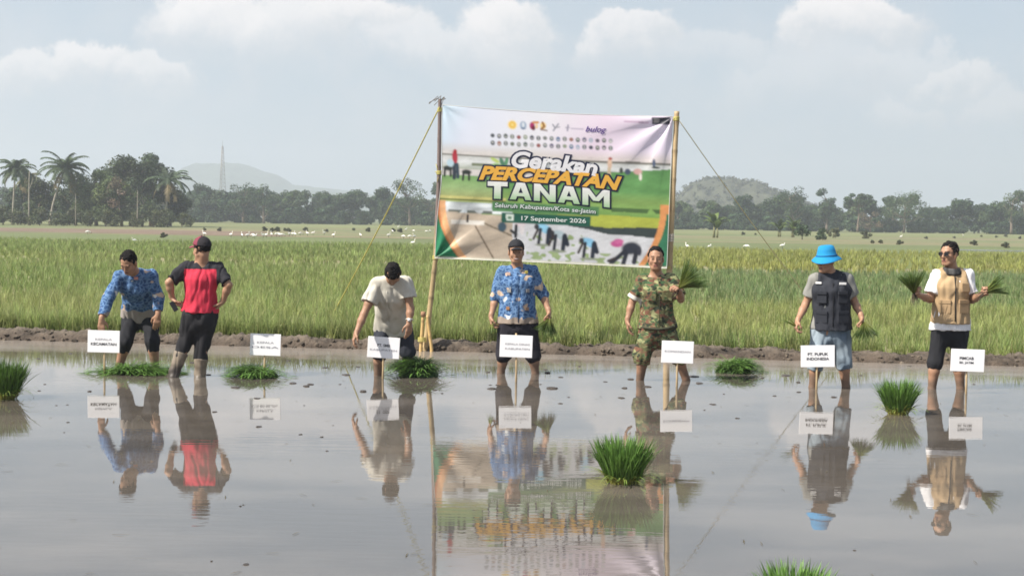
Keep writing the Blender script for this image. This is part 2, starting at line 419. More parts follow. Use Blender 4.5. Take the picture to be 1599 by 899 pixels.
# standing rice
def rice(y0, y1, dx, dy, nb, hmin, hmax, wid, seg, pal, name, label, front=False):
    Vs, Ts, Qs, Cs, tot = [], [], [], [], 0
    rows = np.arange(y0, y1, dy); B, Hh, Cc = [], [], []
    for y in rows:
        half = .37*y+3.0
        x = np.arange(-half, half, dx); x = x+rng.normal(0, dx*.16, len(x))
        yy = y+rng.normal(0, dy*.16, len(x))
        if front: yy = np.maximum(yy, bund_y(x)+.47+.05*rng.random(len(x)))
        B.append(np.stack([x, yy, np.full(len(x), .02)], -1))
    B = np.concatenate(B); n = len(B)
    pn = sines(B*np.array([1, .45, 1]), 31, .55); pf = sines(B, 33, 3.3)
    hgt = np.clip(.5+.28*pn+.22*pf+rng.normal(0, .2, n), 0, 1)*(hmax-hmin)+hmin
    tone = np.clip(.5+.32*sines(B*np.array([.6, .5, 1]), 35, .8)+rng.normal(0, .22, n), 0, 1)[:, None]
    base_c = pal(B, tone)*np.where(rng.random(n) < .22, 1.45, rng.uniform(.72, 1.1, n))[:, None]
    keep = rng.random(n) > .04
    B, hgt, base_c = B[keep], hgt[keep], base_c[keep]; n = len(B)
    bi = np.repeat(np.arange(n), nb); k = len(bi)
    a0 = rng.uniform(.02, .22, k); a1 = a0+rng.gamma(2.0, .17, k)
    az = rng.uniform(0, 6.28, k)
    Ln = hgt[bi]*rng.uniform(.62, 1.12, k)
    pale = rng.random(k)[:, None]
    ctip = base_c[bi]*rng.uniform(.8, 1.25, k)[:, None]
    ctip = np.where(pale > .76, ctip*.45+np.array([.50, .46, .27])*.55, ctip)
    cb = base_c[bi]*.8+np.array([.05, .035, .0])
    base = B[bi]+np.stack([rng.normal(0, .028, k), rng.normal(0, .028, k), 0*az], -1)
    V, T, Q, C = blades(base, az, Ln, a0, a1, wid*rng.uniform(.7, 1.3, k), cb, ctip, seg)
    o = put(name, new_mesh(name, V, [T, Q] if len(Q) else [T], C, m_leaf)); tag(o, label, 'rice', kind='stuff')
YG = np.array([.325, .36, .135]); GR = np.array([.195, .285, .095]); BG = np.array([.145, .225, .105]); YL = np.array([.29, .315, .088])
def pal_near(B, t): return YG*(1-t)+GR*t*1.0+0*B
def pal_mid(B, t):
    right = np.clip((B[:, :1]-1.5)/3.0, 0, 1)
    a = (GR*.55+YG*.45)*(1-t)+GR*t
    b = BG*(1-t*.5)+GR*.5*t
    return a*(1-right)+b*right
def pal_far(B, t):
    right = np.clip((B[:, :1]-3)/4.0, 0, 1)
    return ((GR*.6+YG*.4)*(1-t*.4)+GR*.4*t)*(1-right)+(YL*(1-t*.3)+YG*.3*t)*right
rice(17.8, 27.5, .22, .24, 19, .24, .40, .0085, 3, pal_near, 'young_rice', 'yellow green young rice standing in rows right behind the mud bund', True)
rice(27.8, 47, .27, .34, 12, .25, .38, .014, 2, pal_mid, 'green_rice', 'greener band of standing rice in the middle of the field')
rice(47.6, 86, .40, .62, 8, .26, .38, .026, 2, pal_far, 'pale_rice', 'yellowish band of rice farther back towards the dry fields')

# bits of straw and broken leaf afloat
n = 260
pts = []
while len(pts) < n:
    px, py = rng.uniform(-30, 1630), rng.uniform(560, 900)
    if rng.random() < math.exp(-(py-560)/130): pts.append(G(px, py, .004))
V, T, Q, C = blades(np.array(pts), rng.uniform(0, 6.28, n), rng.uniform(.03, .11, n), 1.5, 1.62, .006, (.10, .085, .05), (.20, .17, .08), 2)
V[:, 2] = np.maximum(V[:, 2], .004)
o = put('floating_straw', new_mesh('floating_straw', V, [T, Q], C, m_leaf)); tag(o, 'bits of straw and broken leaf floating on the muddy water', 'straw', kind='stuff')

# ------------------------------------------------------------------ hills
def hill(name, prof, Y, depth, colr, seed, vary=.2):
    """ridge line from photographed skyline points, at distance Y, falling away front and back"""
    pts = np.array([P(px, py, Y)[[0, 2]] for px, py in prof])
    xs = np.linspace(pts[0, 0], pts[-1, 0], 120); zs = np.interp(xs, pts[:, 0], pts[:, 1])
    zs = zs+(.012*sines(np.stack([xs, 0*xs, 0*xs], -1), seed+5, 60/depth)+.012*sines(np.stack([xs, 0*xs, 0*xs], -1), seed+6, 190/depth))*np.clip(zs, 0, None)
    ker = np.ones(3)/3; zs = np.convolve(np.pad(zs, 1, mode='edge'), ker, 'valid')
    ts = np.linspace(-1, 1, 41); X, T_ = np.meshgrid(xs, ts, indexing='ij')
    f = np.stack([X.ravel(), T_.ravel()*depth, 0*X.ravel()], -1)
    rough = sines(f, seed, 26/depth).reshape(X.shape)*.10+sines(f, seed+1, 80/depth).reshape(X.shape)*.045
    Z = zs[:, None]*np.clip((1-np.abs(T_)**1.6)+rough*np.abs(T_)*1.5, 0, 1.2)-.5
    V = np.stack([X.ravel(), (Y+T_*depth).ravel(), Z.ravel()], -1)
    nx, ny = X.shape; i, j = np.meshgrid(np.arange(nx-1), np.arange(ny-1), indexing='ij')
    Q = np.stack([i*ny+j, (i+1)*ny+j, (i+1)*ny+j+1, i*ny+j+1], -1).reshape(-1, 4)
    structure(name, V, Q, None, mat(name+'_slopes', colr, .95, vary, 14/depth, .8, 60/depth, bdist=depth*.02))
hill('mountain', [(210, 318), (262, 300), (285, 263), (305, 255), (362, 253), (385, 257), (415, 268), (440, 276), (458, 288), (500, 293), (560, 298), (620, 312), (700, 322)], 2350, 190, (.06, .085, .05), 3)
hill('far_ridge', [(380, 322), (430, 306), (470, 297), (520, 299), (570, 305), (640, 318), (760, 330)], 1900, 130, (.06, .085, .05), 8)
hill('wooded_hill', [(1020, 345), (1050, 315), (1075, 288), (1100, 279), (1135, 278), (1165, 279), (1190, 288), (1225, 303), (1280, 325), (1320, 346)], 720, 60, (.060, .064, .038), 14, .35)

# ------------------------------------------------------------------ trees
m_bark = mat('bark', (.16, .125, .095), .9, .3, 3, .8, 12, bdist=.03)
m_bark_pale = mat('pale_bark', (.30, .27, .22), .9, .3, 3, .6, 12, bdist=.03)
m_fol = mat('foliage', attr=True, rough=.6, vary=.2, vscale=.8, spec=.25, trans=.25)

def leaf_cloud(mb, cen, rad, n, size, c, r, squash=.8):
    u = r.normal(size=(n, 3)); u /= np.linalg.norm(u, axis=1)[:, None]
    p = cen+u*(rad*(.45+.6*r.random(n)**.6))[:, None]*np.array([1, 1, squash])
    nrm = u*.8+r.normal(0, .6, (n, 3))+np.array([0, 0, .5]); nrm /= np.linalg.norm(nrm, axis=1)[:, None]
    a = np.cross(nrm, r.normal(size=(n, 3))); a /= np.linalg.norm(a, axis=1)[:, None]+1e-9
    b = np.cross(nrm, a)
    s = size*r.uniform(.6, 1.4, n)[:, None]
    V = np.stack([p-a*s, p-b*s*.55, p+a*s, p+b*s*.55], 1).reshape(-1, 3)
    Q = (np.arange(n)*4)[:, None]+np.arange(4)
    cc = np.asarray(c)*(r.uniform(.65, 1.4, n)[:, None])
    mb.add(V, Q=Q, C=np.repeat(cc, 4, axis=0))

def broadleaf(name, seed, H, W, colr, blobs=16, leaves=110, lsize=.16, trunk=.35, shape='round', bark=None):
    """tapered trunk, limbs to each leaf clump, crown of leaf-sized faces; built at the origin"""
    r = np.random.default_rng(seed)
    root = empty(name, (0, 0, 0)); tb = MB(); cb = MB()
    th = H*trunk; lean = r.normal(0, .05*H, 2)
    top = np.array([lean[0], lean[1], H*.72])
    ts = np.linspace(0, 1, 7)[:, None]
    path = ts*top+np.hstack([.03*H*np.sin(ts*4+seed), .03*H*np.cos(ts*3+seed), 0*ts])*ts
    tb.tube(path, np.linspace(.035*H, .008*H, 7), 7)
    for k in range(blobs):
        f = r.random(); a = r.uniform(0, 6.28)
        if shape == 'round': z = th+(H-th)*(.1+.78*f); w = W*math.sqrt(max(.05, 1-((f-.45)/.62)**2))
        elif shape == 'flat': z = H*(.70+.22*f); w = W*(1.15-.5*f)
        elif shape == 'tall': z = th+(H-th)*(.05+.85*f); w = W*(1-.6*f)*.9
        else: z = th+(H-th)*f*.92; w = W*(.5+.5*f)
        d = w*math.sqrt(r.random())
        c = np.array([lean[0]*z/H+d*math.cos(a), lean[1]*z/H+d*math.sin(a), z])
        br = W*r.uniform(.30, .48)*(.75 if shape == 'flat' else 1)
        s = path[min(6, max(1, int(6*min(1, (z-.12*H)/(H*.72)))))]
        mid = (s+c)/2+np.array([0, 0, -.04*H])
        tb.tube(np.array([s, mid, c]), [.013*H, .008*H, .003*H], 5)
        tone = np.asarray(colr)*r.uniform(.7, 1.3)*np.array([r.uniform(.9, 1.15), 1, r.uniform(.85, 1.1)])
        leaf_cloud(cb, c, br, leaves, lsize, tone, r, .55 if shape == 'flat' else .8)
    tb.part('trunk', bark or m_bark, root); cb.part('crown', m_fol, root, smooth=False)
    return root
def palm(name, seed, H, lean, nf=20, fl=3.2, colr=(.062, .092, .042)):
    r = np.random.default_rng(seed); root = empty(name, (0, 0, 0)); tb = MB()
    t = np.linspace(0, 1, 12); path = np.stack([lean[0]*t**1.6, lean[1]*t**1.6, H*t], -1)
    tb.tube(path, .17-.08*t+.10*np.exp(-t*14)+.008*np.sin(t*160), 8); tb.part('trunk', m_bark_pale, root)
    top = path[-1]; cb = MB()
    for k in range(nf):
        az = k*2.399+r.normal(0, .15); e0 = r.uniform(-.45, 1.25); L_ = fl*r.uniform(.8, 1.1)
        s = np.linspace(0, 1, 15); ang = e0-(1.25+.25*r.random())*s**1.3
        hx = np.concatenate([[0], np.cumsum(np.cos(ang[:-1]))])*L_/14; hz = np.concatenate([[0], np.cumsum(np.sin(ang[:-1]))])*L_/14
        rib = top+np.stack([hx*math.cos(az), hx*math.sin(az), hz], -1)
        col_ = np.asarray(colr)*r.uniform(.7, 1.35) if e0 > -.25 else np.array([.20, .16, .08])*r.uniform(.7, 1.1)
        cb.tube(rib, np.linspace(.035, .008, 15), 4, C=np.tile(col_*1.3, (15, 1)))
        side = np.array([-math.sin(az), math.cos(az), 0])
        for q in range(2, 15):
            ll = .80*math.sin(min(1, .25+q/14)*math.pi*.82)+.08; tg = rib[q]-rib[q-1]; tg /= np.linalg.norm(tg)
            for sg in (-1, 1):
                for z2 in (0, .5):
                    b0 = rib[q]-tg*z2*L_/14; tip = b0+side*sg*ll*.75+tg*ll*.5+np.array([0, 0, -ll*r.uniform(.25, .6)])
                    w = tg*.095
                    cb.add([b0-w, b0+w, tip], T=[[0, 1, 2]], C=col_*r.uniform(.8, 1.2))
    cb.part('crown', m_fol, root, smooth=False)
    nb = MB()
    for k in range(6):
        a = k*1.05; v, f = lm[k % 5]; nb.add(v*.13+top+np.array([.2*math.cos(a), .2*math.sin(a), -.22]), T=f, C=(.14, .15, .05))
    nb.part('coconuts', m_fol, root)
    return root
def banana(name, seed, H, n=7):
    r = np.random.default_rng(seed); root = empty(name, (0, 0, 0)); tb = MB(); cb = MB()
    for st in range(2):
        ox = np.array([r.normal(0, .35), r.normal(0, .35), 0])*(st > 0); hh = H*(.5 if st == 0 else .36)
        tb.tube(np.array([[0, 0, 0], [.03, 0, hh*.5], [0, 0, hh]])+ox, [.14, .11, .06], 7)
        for k in range(n):
            az = k*2.4+r.normal(0, .3); e0 = r.uniform(.55, 1.4); L_ = H*.55*r.uniform(.8, 1.15); s = np.linspace(0, 1, 9); ang = e0-1.3*s**1.5
            hx = np.concatenate([[0], np.cumsum(np.cos(ang[:-1]))])*L_/8; hz = np.concatenate([[0], np.cumsum(np.sin(ang[:-1]))])*L_/8
            rib = ox+np.array([0, 0, hh])+np.stack([hx*math.cos(az), hx*math.sin(az), hz], -1)
            side = np.array([-math.sin(az), math.cos(az), 0]); w = (.30*np.sin(np.clip(s*1.05, 0, 1)*math.pi)**.6+.02)[:, None]*(H/3)
            V = np.concatenate([rib-side*w+np.array([0, 0, -.06]), rib, rib+side*w+np.array([0, 0, -.06])])
            Q = [[i, i+1, 9+i+1, 9+i] for i in range(8)]+[[9+i, 9+i+1, 18+i+1, 18+i] for i in range(8)]
            cb.add(V, Q=Q, C=np.array([.12, .17, .05])*r.uniform(.6, 1.3))
    tb.part('trunk', mat('banana_stem', (.19, .19, .09), .7, .3, 2), root); cb.part('crown', m_fol, root)
    return root
def place(o, x, y, z=0.05, rz=0, s=1.0, label=None, cat=None, group=None):
    o.location = (float(x), float(y), float(z)); o.rotation_euler = (0, 0, float(rz))
    o.scale = (s, s, s) if np.isscalar(s) else s
    return tag(o, label, cat, group)
def groundpx(px, Y):           # the spot on the field seen in picture column px at distance Y
    return P(px, 400, Y)[:2]

DK = (.042, .074, .032); MD = (.058, .094, .038); OL = (.085, .095, .045); BR = (.13, .10, .065)
protos = [broadleaf('far_tree', 101, 7.5, 2.9, DK, 20, 190, .25, .16), broadleaf('far_tree', 102, 6.6, 2.6, MD, 18, 190, .25, .12),
          broadleaf('far_tree', 103, 8.6, 2.6, DK, 18, 190, .25, .15, 'tall'), broadleaf('far_tree', 104, 8.8, 3.0, DK, 16, 170, .24, .40, 'flat'),
          broadleaf('far_tree', 105, 7.2, 3.1, OL, 20, 180, .25, .15, 'vase'), broadleaf('far_tree', 106, 6.0, 3.2, DK, 22, 190, .25, .10)]
used = set(); x = -136.0; k = 0
r0 = random.Random(5)
REG = [(290, 'behind the left palm grove'), (345, 'between the palm grove and the radio mast'), (450, 'below the mountain just right of the radio mast'), (560, 'midway between the radio mast and the banner'), (690, 'just left of the banner'),
       (1055, 'hidden behind the banner'), (1215, 'in front of the wooded hill'), (1330, 'above the man in the blue bucket hat'), (1440, 'between the bucket-hat man and the man in sunglasses'), (1540, 'above the man in sunglasses'), (9999, 'at the right edge of the picture')]
def far(i, X, Y, rz, s):
    o = protos[i] if i not in used else copy_tree(protos[i]); used.add(i)
    px = 799.5+FPX*X/Y
    where = next(w for lim, w in REG if px < lim); row = 'front' if Y < 350 else 'back'
    return place(o, X, Y, .05, rz, s, 'hazy tree, %s row of treeline, %s' % (row, where), 'tree', 'far treeline, %s row, %s' % (row, where))
while x < 138:
    i = r0.choice([0, 0, 1, 1, 2, 3, 4, 5, 5]); s = r0.uniform(.72, 1.18)
    far(i, x, 338+r0.uniform(-9, 9), r0.uniform(0, 6.28), s); x += r0.uniform(2.3, 4.0); k += 1
x = -146.0
while x < 148:
    if -12 < x < 36: x += 3; continue
    i = r0.choice([0, 1, 2, 5]); far(i, x, 366+r0.uniform(-8, 8), r0.uniform(0, 6.28), r0.uniform(.8, 1.12)); x += r0.uniform(4, 6.5)
x = -134.0
low_b = broadleaf('understorey_bush', 120, 3.4, 2.3, DK, 16, 190, .24, .04); fb = True
while x < 136:
    if -9 < x < 33: x += 3; continue
    o = low_b if fb else copy_tree(low_b); fb = False
    place(o, x, 326+r0.uniform(-4, 4), .05, r0.uniform(0, 6.28), r0.uniform(.7, 1.25), 'dark bush at treeline foot, '+next(w for lim, w in REG if 799.5+FPX*x/326 < lim), 'bush', 'bushes under the far treeline, '+next(w for lim, w in REG if 799.5+FPX*x/326 < lim)); x += r0.uniform(3.0, 5.2)

# trees of the treeline that stand out
def single(o, px, Y, label, s=1.0, rz=0, cat='tree', group=None):
    g = groundpx(px, Y); return place(o, g[0], g[1], .05, rz, s, label, cat, group)
single(broadleaf('umbrella_tree', 131, 9.6, 2.4, DK, 16, 170, .2, .3, 'vase'), 1290, 318, 'tall vase-shaped tree rising above the right treeline behind the bucket-hat man')
single(broadleaf('umbrella_tree', 132, 8.8, 3.2, DK, 18, 170, .2, .3, 'flat'), 1338, 316, 'dark flat-topped tree in the right treeline, right of the vase-shaped tree')
single(broadleaf('round_tree', 133, 10.2, 3.0, DK, 18, 120, .18, .25), 1238, 320, 'rounded dark tree bulging above the right treeline beside the wooded hill')
single(broadleaf('round_tree', 134, 9.0, 4.4, MD, 22, 120, .18, .25), 1410, 322, 'broad rounded tree in the right treeline above the man in sunglasses')
single(broadleaf('sparse_tree', 135, 10.2, 3.0, MD, 14, 70, .18, .3, 'vase'), 1578, 318, 'sparse open-crowned tree at the right edge of the treeline')
single(broadleaf('round_tree', 136, 9.8, 3.0, DK, 20, 120, .18, .2), 380, 322, 'rounded tree standing out left of the middle in the far treeline')
single(broadleaf('tall_tree', 137, 9.4, 2.4, DK, 16, 110, .18, .25, 'tall'), 412, 320, 'narrow taller tree above the far treeline right of the radio mast')
single(broadleaf('round_tree', 138, 10.5, 3.4, DK, 20, 120, .18, .3), 640, 318, 'tall dark tree just left of the banner above the far treeline')
single(broadleaf('brown_bush', 139, 4.6, 2.2, BR, 12, 80, .16, .15), 1358, 306, 'small dry brown tree in front of the right treeline', cat='bush')

# the grove at the left
single(palm('coconut_palm', 151, 7.3, (.4, 0), 28, 3.0), 20, 196, 'coconut palm with a straight trunk at the far left edge')
single(palm('coconut_palm', 152, 7.4, (1.9, .3), 32, 3.7), 78, 192, 'large leaning coconut palm, second from the left edge, with drooping fronds')
single(palm('coconut_palm', 153, 6.4, (-.3, 0), 16, 2.4, (.10, .105, .05)), 46, 204, 'slim smaller palm between the two larger coconut palms at left')
single(palm('coconut_palm', 154, 6.2, (.5, 0), 20, 3.6, (.065, .095, .05)), 258, 198, 'palm at the right end of the left grove, fronds against the sky')
single(broadleaf('grove_tree', 155, 10.6, 3.2, (.06, .085, .04), 30, 260, .17, .2), 205, 200, 'tallest broadleaf tree in the left grove, its crown of rounded clumps')
single(broadleaf('grove_tree', 156, 10.2, 2.6, (.05, .075, .038), 24, 260, .17, .25), 236, 203, 'dark broadleaf tree right of the tallest tree in the left grove')
single(broadleaf('grove_tree', 157, 7.8, 2.8, (.10, .135, .05), 26, 240, .17, .15), 150, 195, 'light green tree in the middle of the left grove beside the leaning palm')
single(broadleaf('grove_tree', 158, 6.2, 2.6, (.085, .12, .045), 24, 220, .17, .1), 176, 190, 'low yellowish green tree at the front of the left grove')
single(broadleaf('grove_tree', 159, 6.6, 2.0, (.13, .105, .075), 14, 90, .13, .3), 190, 189, 'half bare brownish tree in front of the tallest grove tree')
single(broadleaf('grove_tree', 160, 5.6, 2.7, (.045, .07, .035), 24, 240, .17, .05), 40, 210, 'dark bushy tree behind the leftmost palms')
single(broadleaf('grove_tree', 161, 5.4, 2.7, (.045, .07, .035), 24, 240, .17, .05), 108, 212, 'dark bushy tree behind the leaning palm')
single(broadleaf('grove_tree', 162, 5.8, 2.6, (.045, .065, .035), 24, 240, .17, .05), 266, 206, 'dark bushy tree at the foot of the palm at the grove\'s right end')
single(broadleaf('grove_tree', 166, 7.4, 2.8, (.055, .08, .04), 26, 240, .17, .12), 118, 201, 'mid-green tree filling the gap between the leaning palm and the light green tree')
single(broadleaf('grove_tree', 167, 6.8, 2.4, (.075, .10, .045), 22, 220, .17, .1), 60, 203, 'dull green tree between the two largest palms at left')
single(broadleaf('grove_tree', 168, 8.6, 2.6, (.06, .085, .042), 24, 240, .17, .2), 176, 206, 'tall tree behind the light green tree in the left grove')
single(broadleaf('grove_tree', 163, 5.0, 2.4, (.06, .085, .04), 16, 120, .14, .1), 222, 190, 'bushy tree low at the front right of the left grove')
bp_ = broadleaf('undergrowth_bush', 165, 2.4, 1.8, (.075, .095, .045), 12, 90, .14, .05); first = True
for px, Y, s in ((5, 188, 1), (28, 186, .8), (62, 187, .9), (88, 185, .7), (118, 186, 1), (142, 184, .8), (165, 185, .9), (208, 184, .8), (240, 185, .9), (262, 188, 1), (-12, 190, 1.1), (284, 196, .8)):
    o = bp_ if first else copy_tree(bp_); first = False
    g = groundpx(px, Y); place(o, g[0], g[1], .05, px, s, 'low green bush along the foot of the left grove', 'bush', 'bushes at the foot of the left grove')
stick = empty('bare_trunk', (0, 0, 0)); sb = MB(); sb.tube([[0, 0, 0], [.03, 0, 2], [.05, 0, 5.5], [.1, 0, 6.5]], [.10, .09, .06, .03], 6); sb.part('trunk', m_bark_pale, stick)
sb = MB(); sb.tube([[.05, 0, 4.2], [.5, .1, 5.0], [.7, .1, 5.8]], [.04, .03, .015], 5); sb.part('limb', m_bark_pale, stick)
first = True
for px, Y, s, lb in ((45, 186, 1.05, 'pale bare trunk standing between the leftmost palms'), (118, 183, .62, 'short pale bare trunk at the foot of the leaning palm'),
                     (214, 183, .7, 'pale bare trunk at the front of the tallest grove tree'), (172, 214, 1.45, 'thin bare pole rising behind the middle of the left grove')):
    o = stick if first else copy_tree(stick); first = False
    g = groundpx(px, Y); place(o, g[0], g[1], .05, px, s, lb, 'trunk')

# banana plants and bushes in the dry fields
single(banana('banana_plant', 171, 3.0), 1114, 158, 'banana plant with spreading leaves right of the banner at the field edge', cat='banana plant')
single(banana('banana_plant', 172, 2.7), 1238, 178, 'pale banana plant behind the blue bucket hat, left of the dark bush', cat='banana plant')
single(banana('banana_plant', 173, 2.4, 6), 1215, 182, 'small banana plant leftmost of the cluster behind the blue bucket hat', cat='banana plant')
for sd, px, Y, H, c, lb in ((181, 1252, 152, 1.6, DK, 'dark round bush behind the blue bucket hat'), (182, 1284, 152, 1.35, DK, 'smaller dark bush right of the blue bucket hat'),
                            (183, 1300, 175, 1.3, OL, 'pale low shrub between the blue bucket hat and the man in sunglasses'), (184, 1352, 175, 1.0, OL, 'dull low shrub halfway to the man in sunglasses')):
    single(broadleaf('field_bush', sd, H, H*.55, c, 10, 70, .10, .05), px, Y, lb, cat='bush')
sb_ = broadleaf('dark_shrub', 190, .75, .55, (.085, .092, .05), 12, 110, .075, .02); first = True
for px, py in ((1161, 367), (1180, 367), (1363, 380), (1376, 380), (1405, 382), (1521, 383), (1533, 370), (1556, 371), (1571, 370), (1592, 373), (1571, 387), (1490, 372), (1446, 373)):
    g = G(px, py, .05); o = sb_ if first else copy_tree(sb_); first = False
    place(o, g[0], g[1], .05, px, .34+.3*((px*7) % 10)/10, 'small dark shrub dotted over the dry field at right', 'shrub', 'dark shrubs on the right-hand fields')
for px, py in ((256, 371), (320, 360), (342, 361), (414, 361), (425, 362), (434, 361.5), (446, 361), (452, 362), (478, 361), (510, 362), (553, 360), (574, 362), (615, 362), (624, 363)):
    g = G(px, py, .05); o = copy_tree(sb_)
    place(o, g[0], g[1], .05, px, .38+.3*((px*7) % 10)/10, 'small dark shrub scattered on the field edge left of the banner', 'shrub', 'dark shrubs left of the banner')

# radio mast
g = groundpx(346.5, 640); mast = empty('radio_mast', (g[0], g[1], .07), 'tall thin lattice radio mast rising above the far treeline', 'mast')
m_steel = mat('galvanised_steel', (.22, .20, .19), .5, .1, 3, metallic=.3)
HM = 31.5; legs = [(math.cos(a), math.sin(a)) for a in (.5, 2.6, 4.7)]
wd = lambda z: 1.9*(1-z/HM)+.32
for cx, cy in legs:
    b = MB(); b.tube(np.array([[g[0]+cx*wd(z), g[1]+cy*wd(z), .07+z] for z in (0, HM*.5, HM)]), .11, 6); b.part('leg', m_steel, mast)
b = MB()
zs = np.linspace(0, HM, 19)
for k in range(18):
    for q in range(3):
        a_, c_ = legs[q], legs[(q+1) % 3]
        p0 = np.array([g[0]+a_[0]*wd(zs[k]), g[1]+a_[1]*wd(zs[k]), .07+zs[k]]); p1 = np.array([g[0]+c_[0]*wd(zs[k+1]), g[1]+c_[1]*wd(zs[k+1]), .07+zs[k+1]])
        p2 = np.array([g[0]+a_[0]*wd(zs[k+1]), g[1]+a_[1]*wd(zs[k+1]), .07+zs[k+1]])
        b.tube([p0, p1], .06, 4); b.tube([p1, p2], .06, 4)
b.part('bracing', m_steel, mast)
b = MB(); b.tube([[g[0], g[1], HM-.5], [g[0], g[1], HM+2.6]], [.09, .04], 6); b.part('antenna', m_steel, mast)

# scrub covering the wooded hill, one mass from here
hb = MB(); rh = np.random.default_rng(77); ho_ = bpy.data.objects['wooded_hill'].data
hv_ = np.empty(len(ho_.vertices)*3, np.float32); ho_.vertices.foreach_get('co', hv_); hv_ = hv_.reshape(-1, 3)
sel = hv_[(hv_[:, 1] < 745) & (hv_[:, 2] > 1.5)]
for k in rh.choice(len(sel), 420, replace=False):
    r_ = rh.uniform(.7, 1.7); leaf_cloud(hb, sel[k]+np.array([rh.normal(0, 1), rh.normal(0, 1), r_*.4]), r_, 26, .55, np.array([.062, .070, .038])*rh.uniform(.7, 1.35)*np.array([rh.uniform(.9, 1.25), 1, 1]), rh)
V, F, C = hb.get(); o = put('hill_scrub', new_mesh('hill_scrub', V, F, C, m_fol, False)); tag(o, 'dense scrub covering the low hill right of the banner', 'scrub', kind='stuff')

# ------------------------------------------------------------------ haze
hz = bpy.data.materials.new('haze_air'); hz.use_nodes = True; t = hz.node_tree; t.nodes.clear()
ho = t.nodes.new('ShaderNodeOutputMaterial'); hv = t.nodes.new('ShaderNodeVolumePrincipled')
hv.inputs['Color'].default_value = (.72, .78, .88, 1); hv.inputs['Density'].default_value = .00068; hv.inputs['Anisotropy'].default_value = .2
t.links.new(hv.outputs[0], ho.inputs['Volume'])
b = MB(); b.box((0, 1430, 62), (2700, 1500, 63.4)); V, F, C = b.get()
o = put('haze', new_mesh('haze', V, F, None, hz, False)); o['kind'] = 'stuff'
tag(o, 'thin pale haze in the air over the fields and treeline', 'haze')

# ------------------------------------------------------------------ banner on bamboo poles
YB = 18.52
bc = {k: P(px, py, YB) for k, (px, py) in dict(tl=(691, 164), tr=(1051, 182), bl=(679, 403), br=(1041, 419)).items()}
def bpos(u, v, off=0.0):
    """point of the cloth at fractions u (left to right) and v (top to bottom)"""
    u = np.asarray(u, float); v = np.asarray(v, float)
    p = ((1-u)*(1-v))[..., None]*bc['tl']+(u*(1-v))[..., None]*bc['tr']+((1-u)*v)[..., None]*bc['bl']+(u*v)[..., None]*bc['br']
    # sag of the hems between the tied corners
    p[..., 2] -= .030*np.sin(u*math.pi)*(1-v)**2-.006*np.sin(u*math.pi)*v
    p[..., 0] += .035*np.exp(-((v-.45)/.2)**2)*(1-u)**4
    d = .030*np.sin(u*math.pi)*np.sin(v*math.pi)+.010*np.sin(u*5+v*3)
    # folds running out of the tied corners
    for (cu, cv, rmax, amp, nf, a0, a1) in ((1, 0, .40, .020, 11, 1.70, 2.95), (0, 1, .34, .026, 9, -1.35, -.1), (0, 0, .16, .008, 7, .1, 1.4), (1, 1, .2, .010, 7, 3.3, 4.6)):
        dx = (u-cu)*2.88; dy = (v-cv)*1.91; r = np.hypot(dx, dy); a = np.arctan2(dy, dx)
        a = np.where(a < a0-1, a+2*math.pi, a)
        m = np.exp(-(r/(rmax*1.9))**2)*np.clip(r/.12, 0, 1)
        w = np.sin(a*nf)
        d = d+amp*m*np.sign(w)*np.abs(w)**.7
    p[..., 1] -= d+off
    return p
NU, NV = 320, 213
U, Vv = np.meshgrid(np.linspace(0, 1, NU), np.linspace(0, 1, NV), indexing='ij')
PX = 691+(1051-691)*U-12*Vv*(1-U)-10*Vv*U      # picture column of the print
SY = 164+239*Vv                                   # row, with the banner's slant taken out
def s2(c): return srgb(*c)
col = np.zeros((NU, NV, 3))
def grad(stops, x):
    xs = [s[0] for s in stops]; cs = np.array([s2(s[1]) for s in stops])
    return np.stack([np.interp(x, xs, cs[:, k]) for k in range(3)], -1)
rb = np.random.default_rng(12)
def cn(seed, fx, fy):     # printed texture noise
    q = np.stack([(PX*fx).ravel(), (SY*fy).ravel(), 0*PX.ravel()], -1); return sines(q, seed, 1.0).reshape(PX.shape)
skyp = grad([(690, (208, 232, 248)), (740, (226, 232, 248)), (860, (240, 238, 246)), (950, (240, 222, 240)), (1050, (236, 226, 244))], PX+.4*(SY-164))
col[:] = skyp
def over(mask, c, soft=None):
    m = np.clip(mask.astype(float), 0, 1)[..., None]; c = np.asarray(c)
    col[:] = col*(1-m)+c*m
def sm(x, a, b): t_ = np.clip((x-a)/(b-a), 0, 1); return t_*t_*(3-2*t_)
over(sm(SY, 216, 238)*.75, s2((214, 205, 196)))
over(((SY > 238+2*cn(1, .02, 0)) & (SY < 241)), s2((120, 118, 112)))
over(((SY >= 241) & (SY < 262)), grad([(241, (205, 206, 204)), (250, (228, 230, 232)), (262, (176, 184, 168))], SY))
over(((SY > 251) & (SY < 256) & (PX > 735) & (PX < 800)), s2((126, 134, 110)))
over((SY > 255) & (SY < 260) & (PX > 900), s2((100, 116, 96)))
gtop = np.where(PX < 880, 272.0, np.interp(PX, [880, 1000, 1050], [266, 250, 246]))+1.2*cn(2, .05, 0)
gcol = grad([(240, (104, 154, 96)), (285, (110, 160, 98)), (300, (140, 172, 100)), (330, (128, 170, 92))], SY)*(1+.07*cn(3, .03, .3))[..., None]
over((SY > gtop), gcol)
over((SY > gtop) & (PX < 770) & (SY < 305), grad([(272, (126, 170, 106)), (290, (158, 186, 130)), (305, (170, 178, 120))], SY))
over((SY > 304) & (SY < 312) & (PX < 790), s2((205, 200, 130)))
over((SY > 309) & (SY < 311.5) & (PX < 790), s2((80, 104, 60)))
over((SY > 313) & (SY < 330) & (PX < 800), s2((216, 222, 226))*(1+.25*cn(4, .22, .5))[..., None])
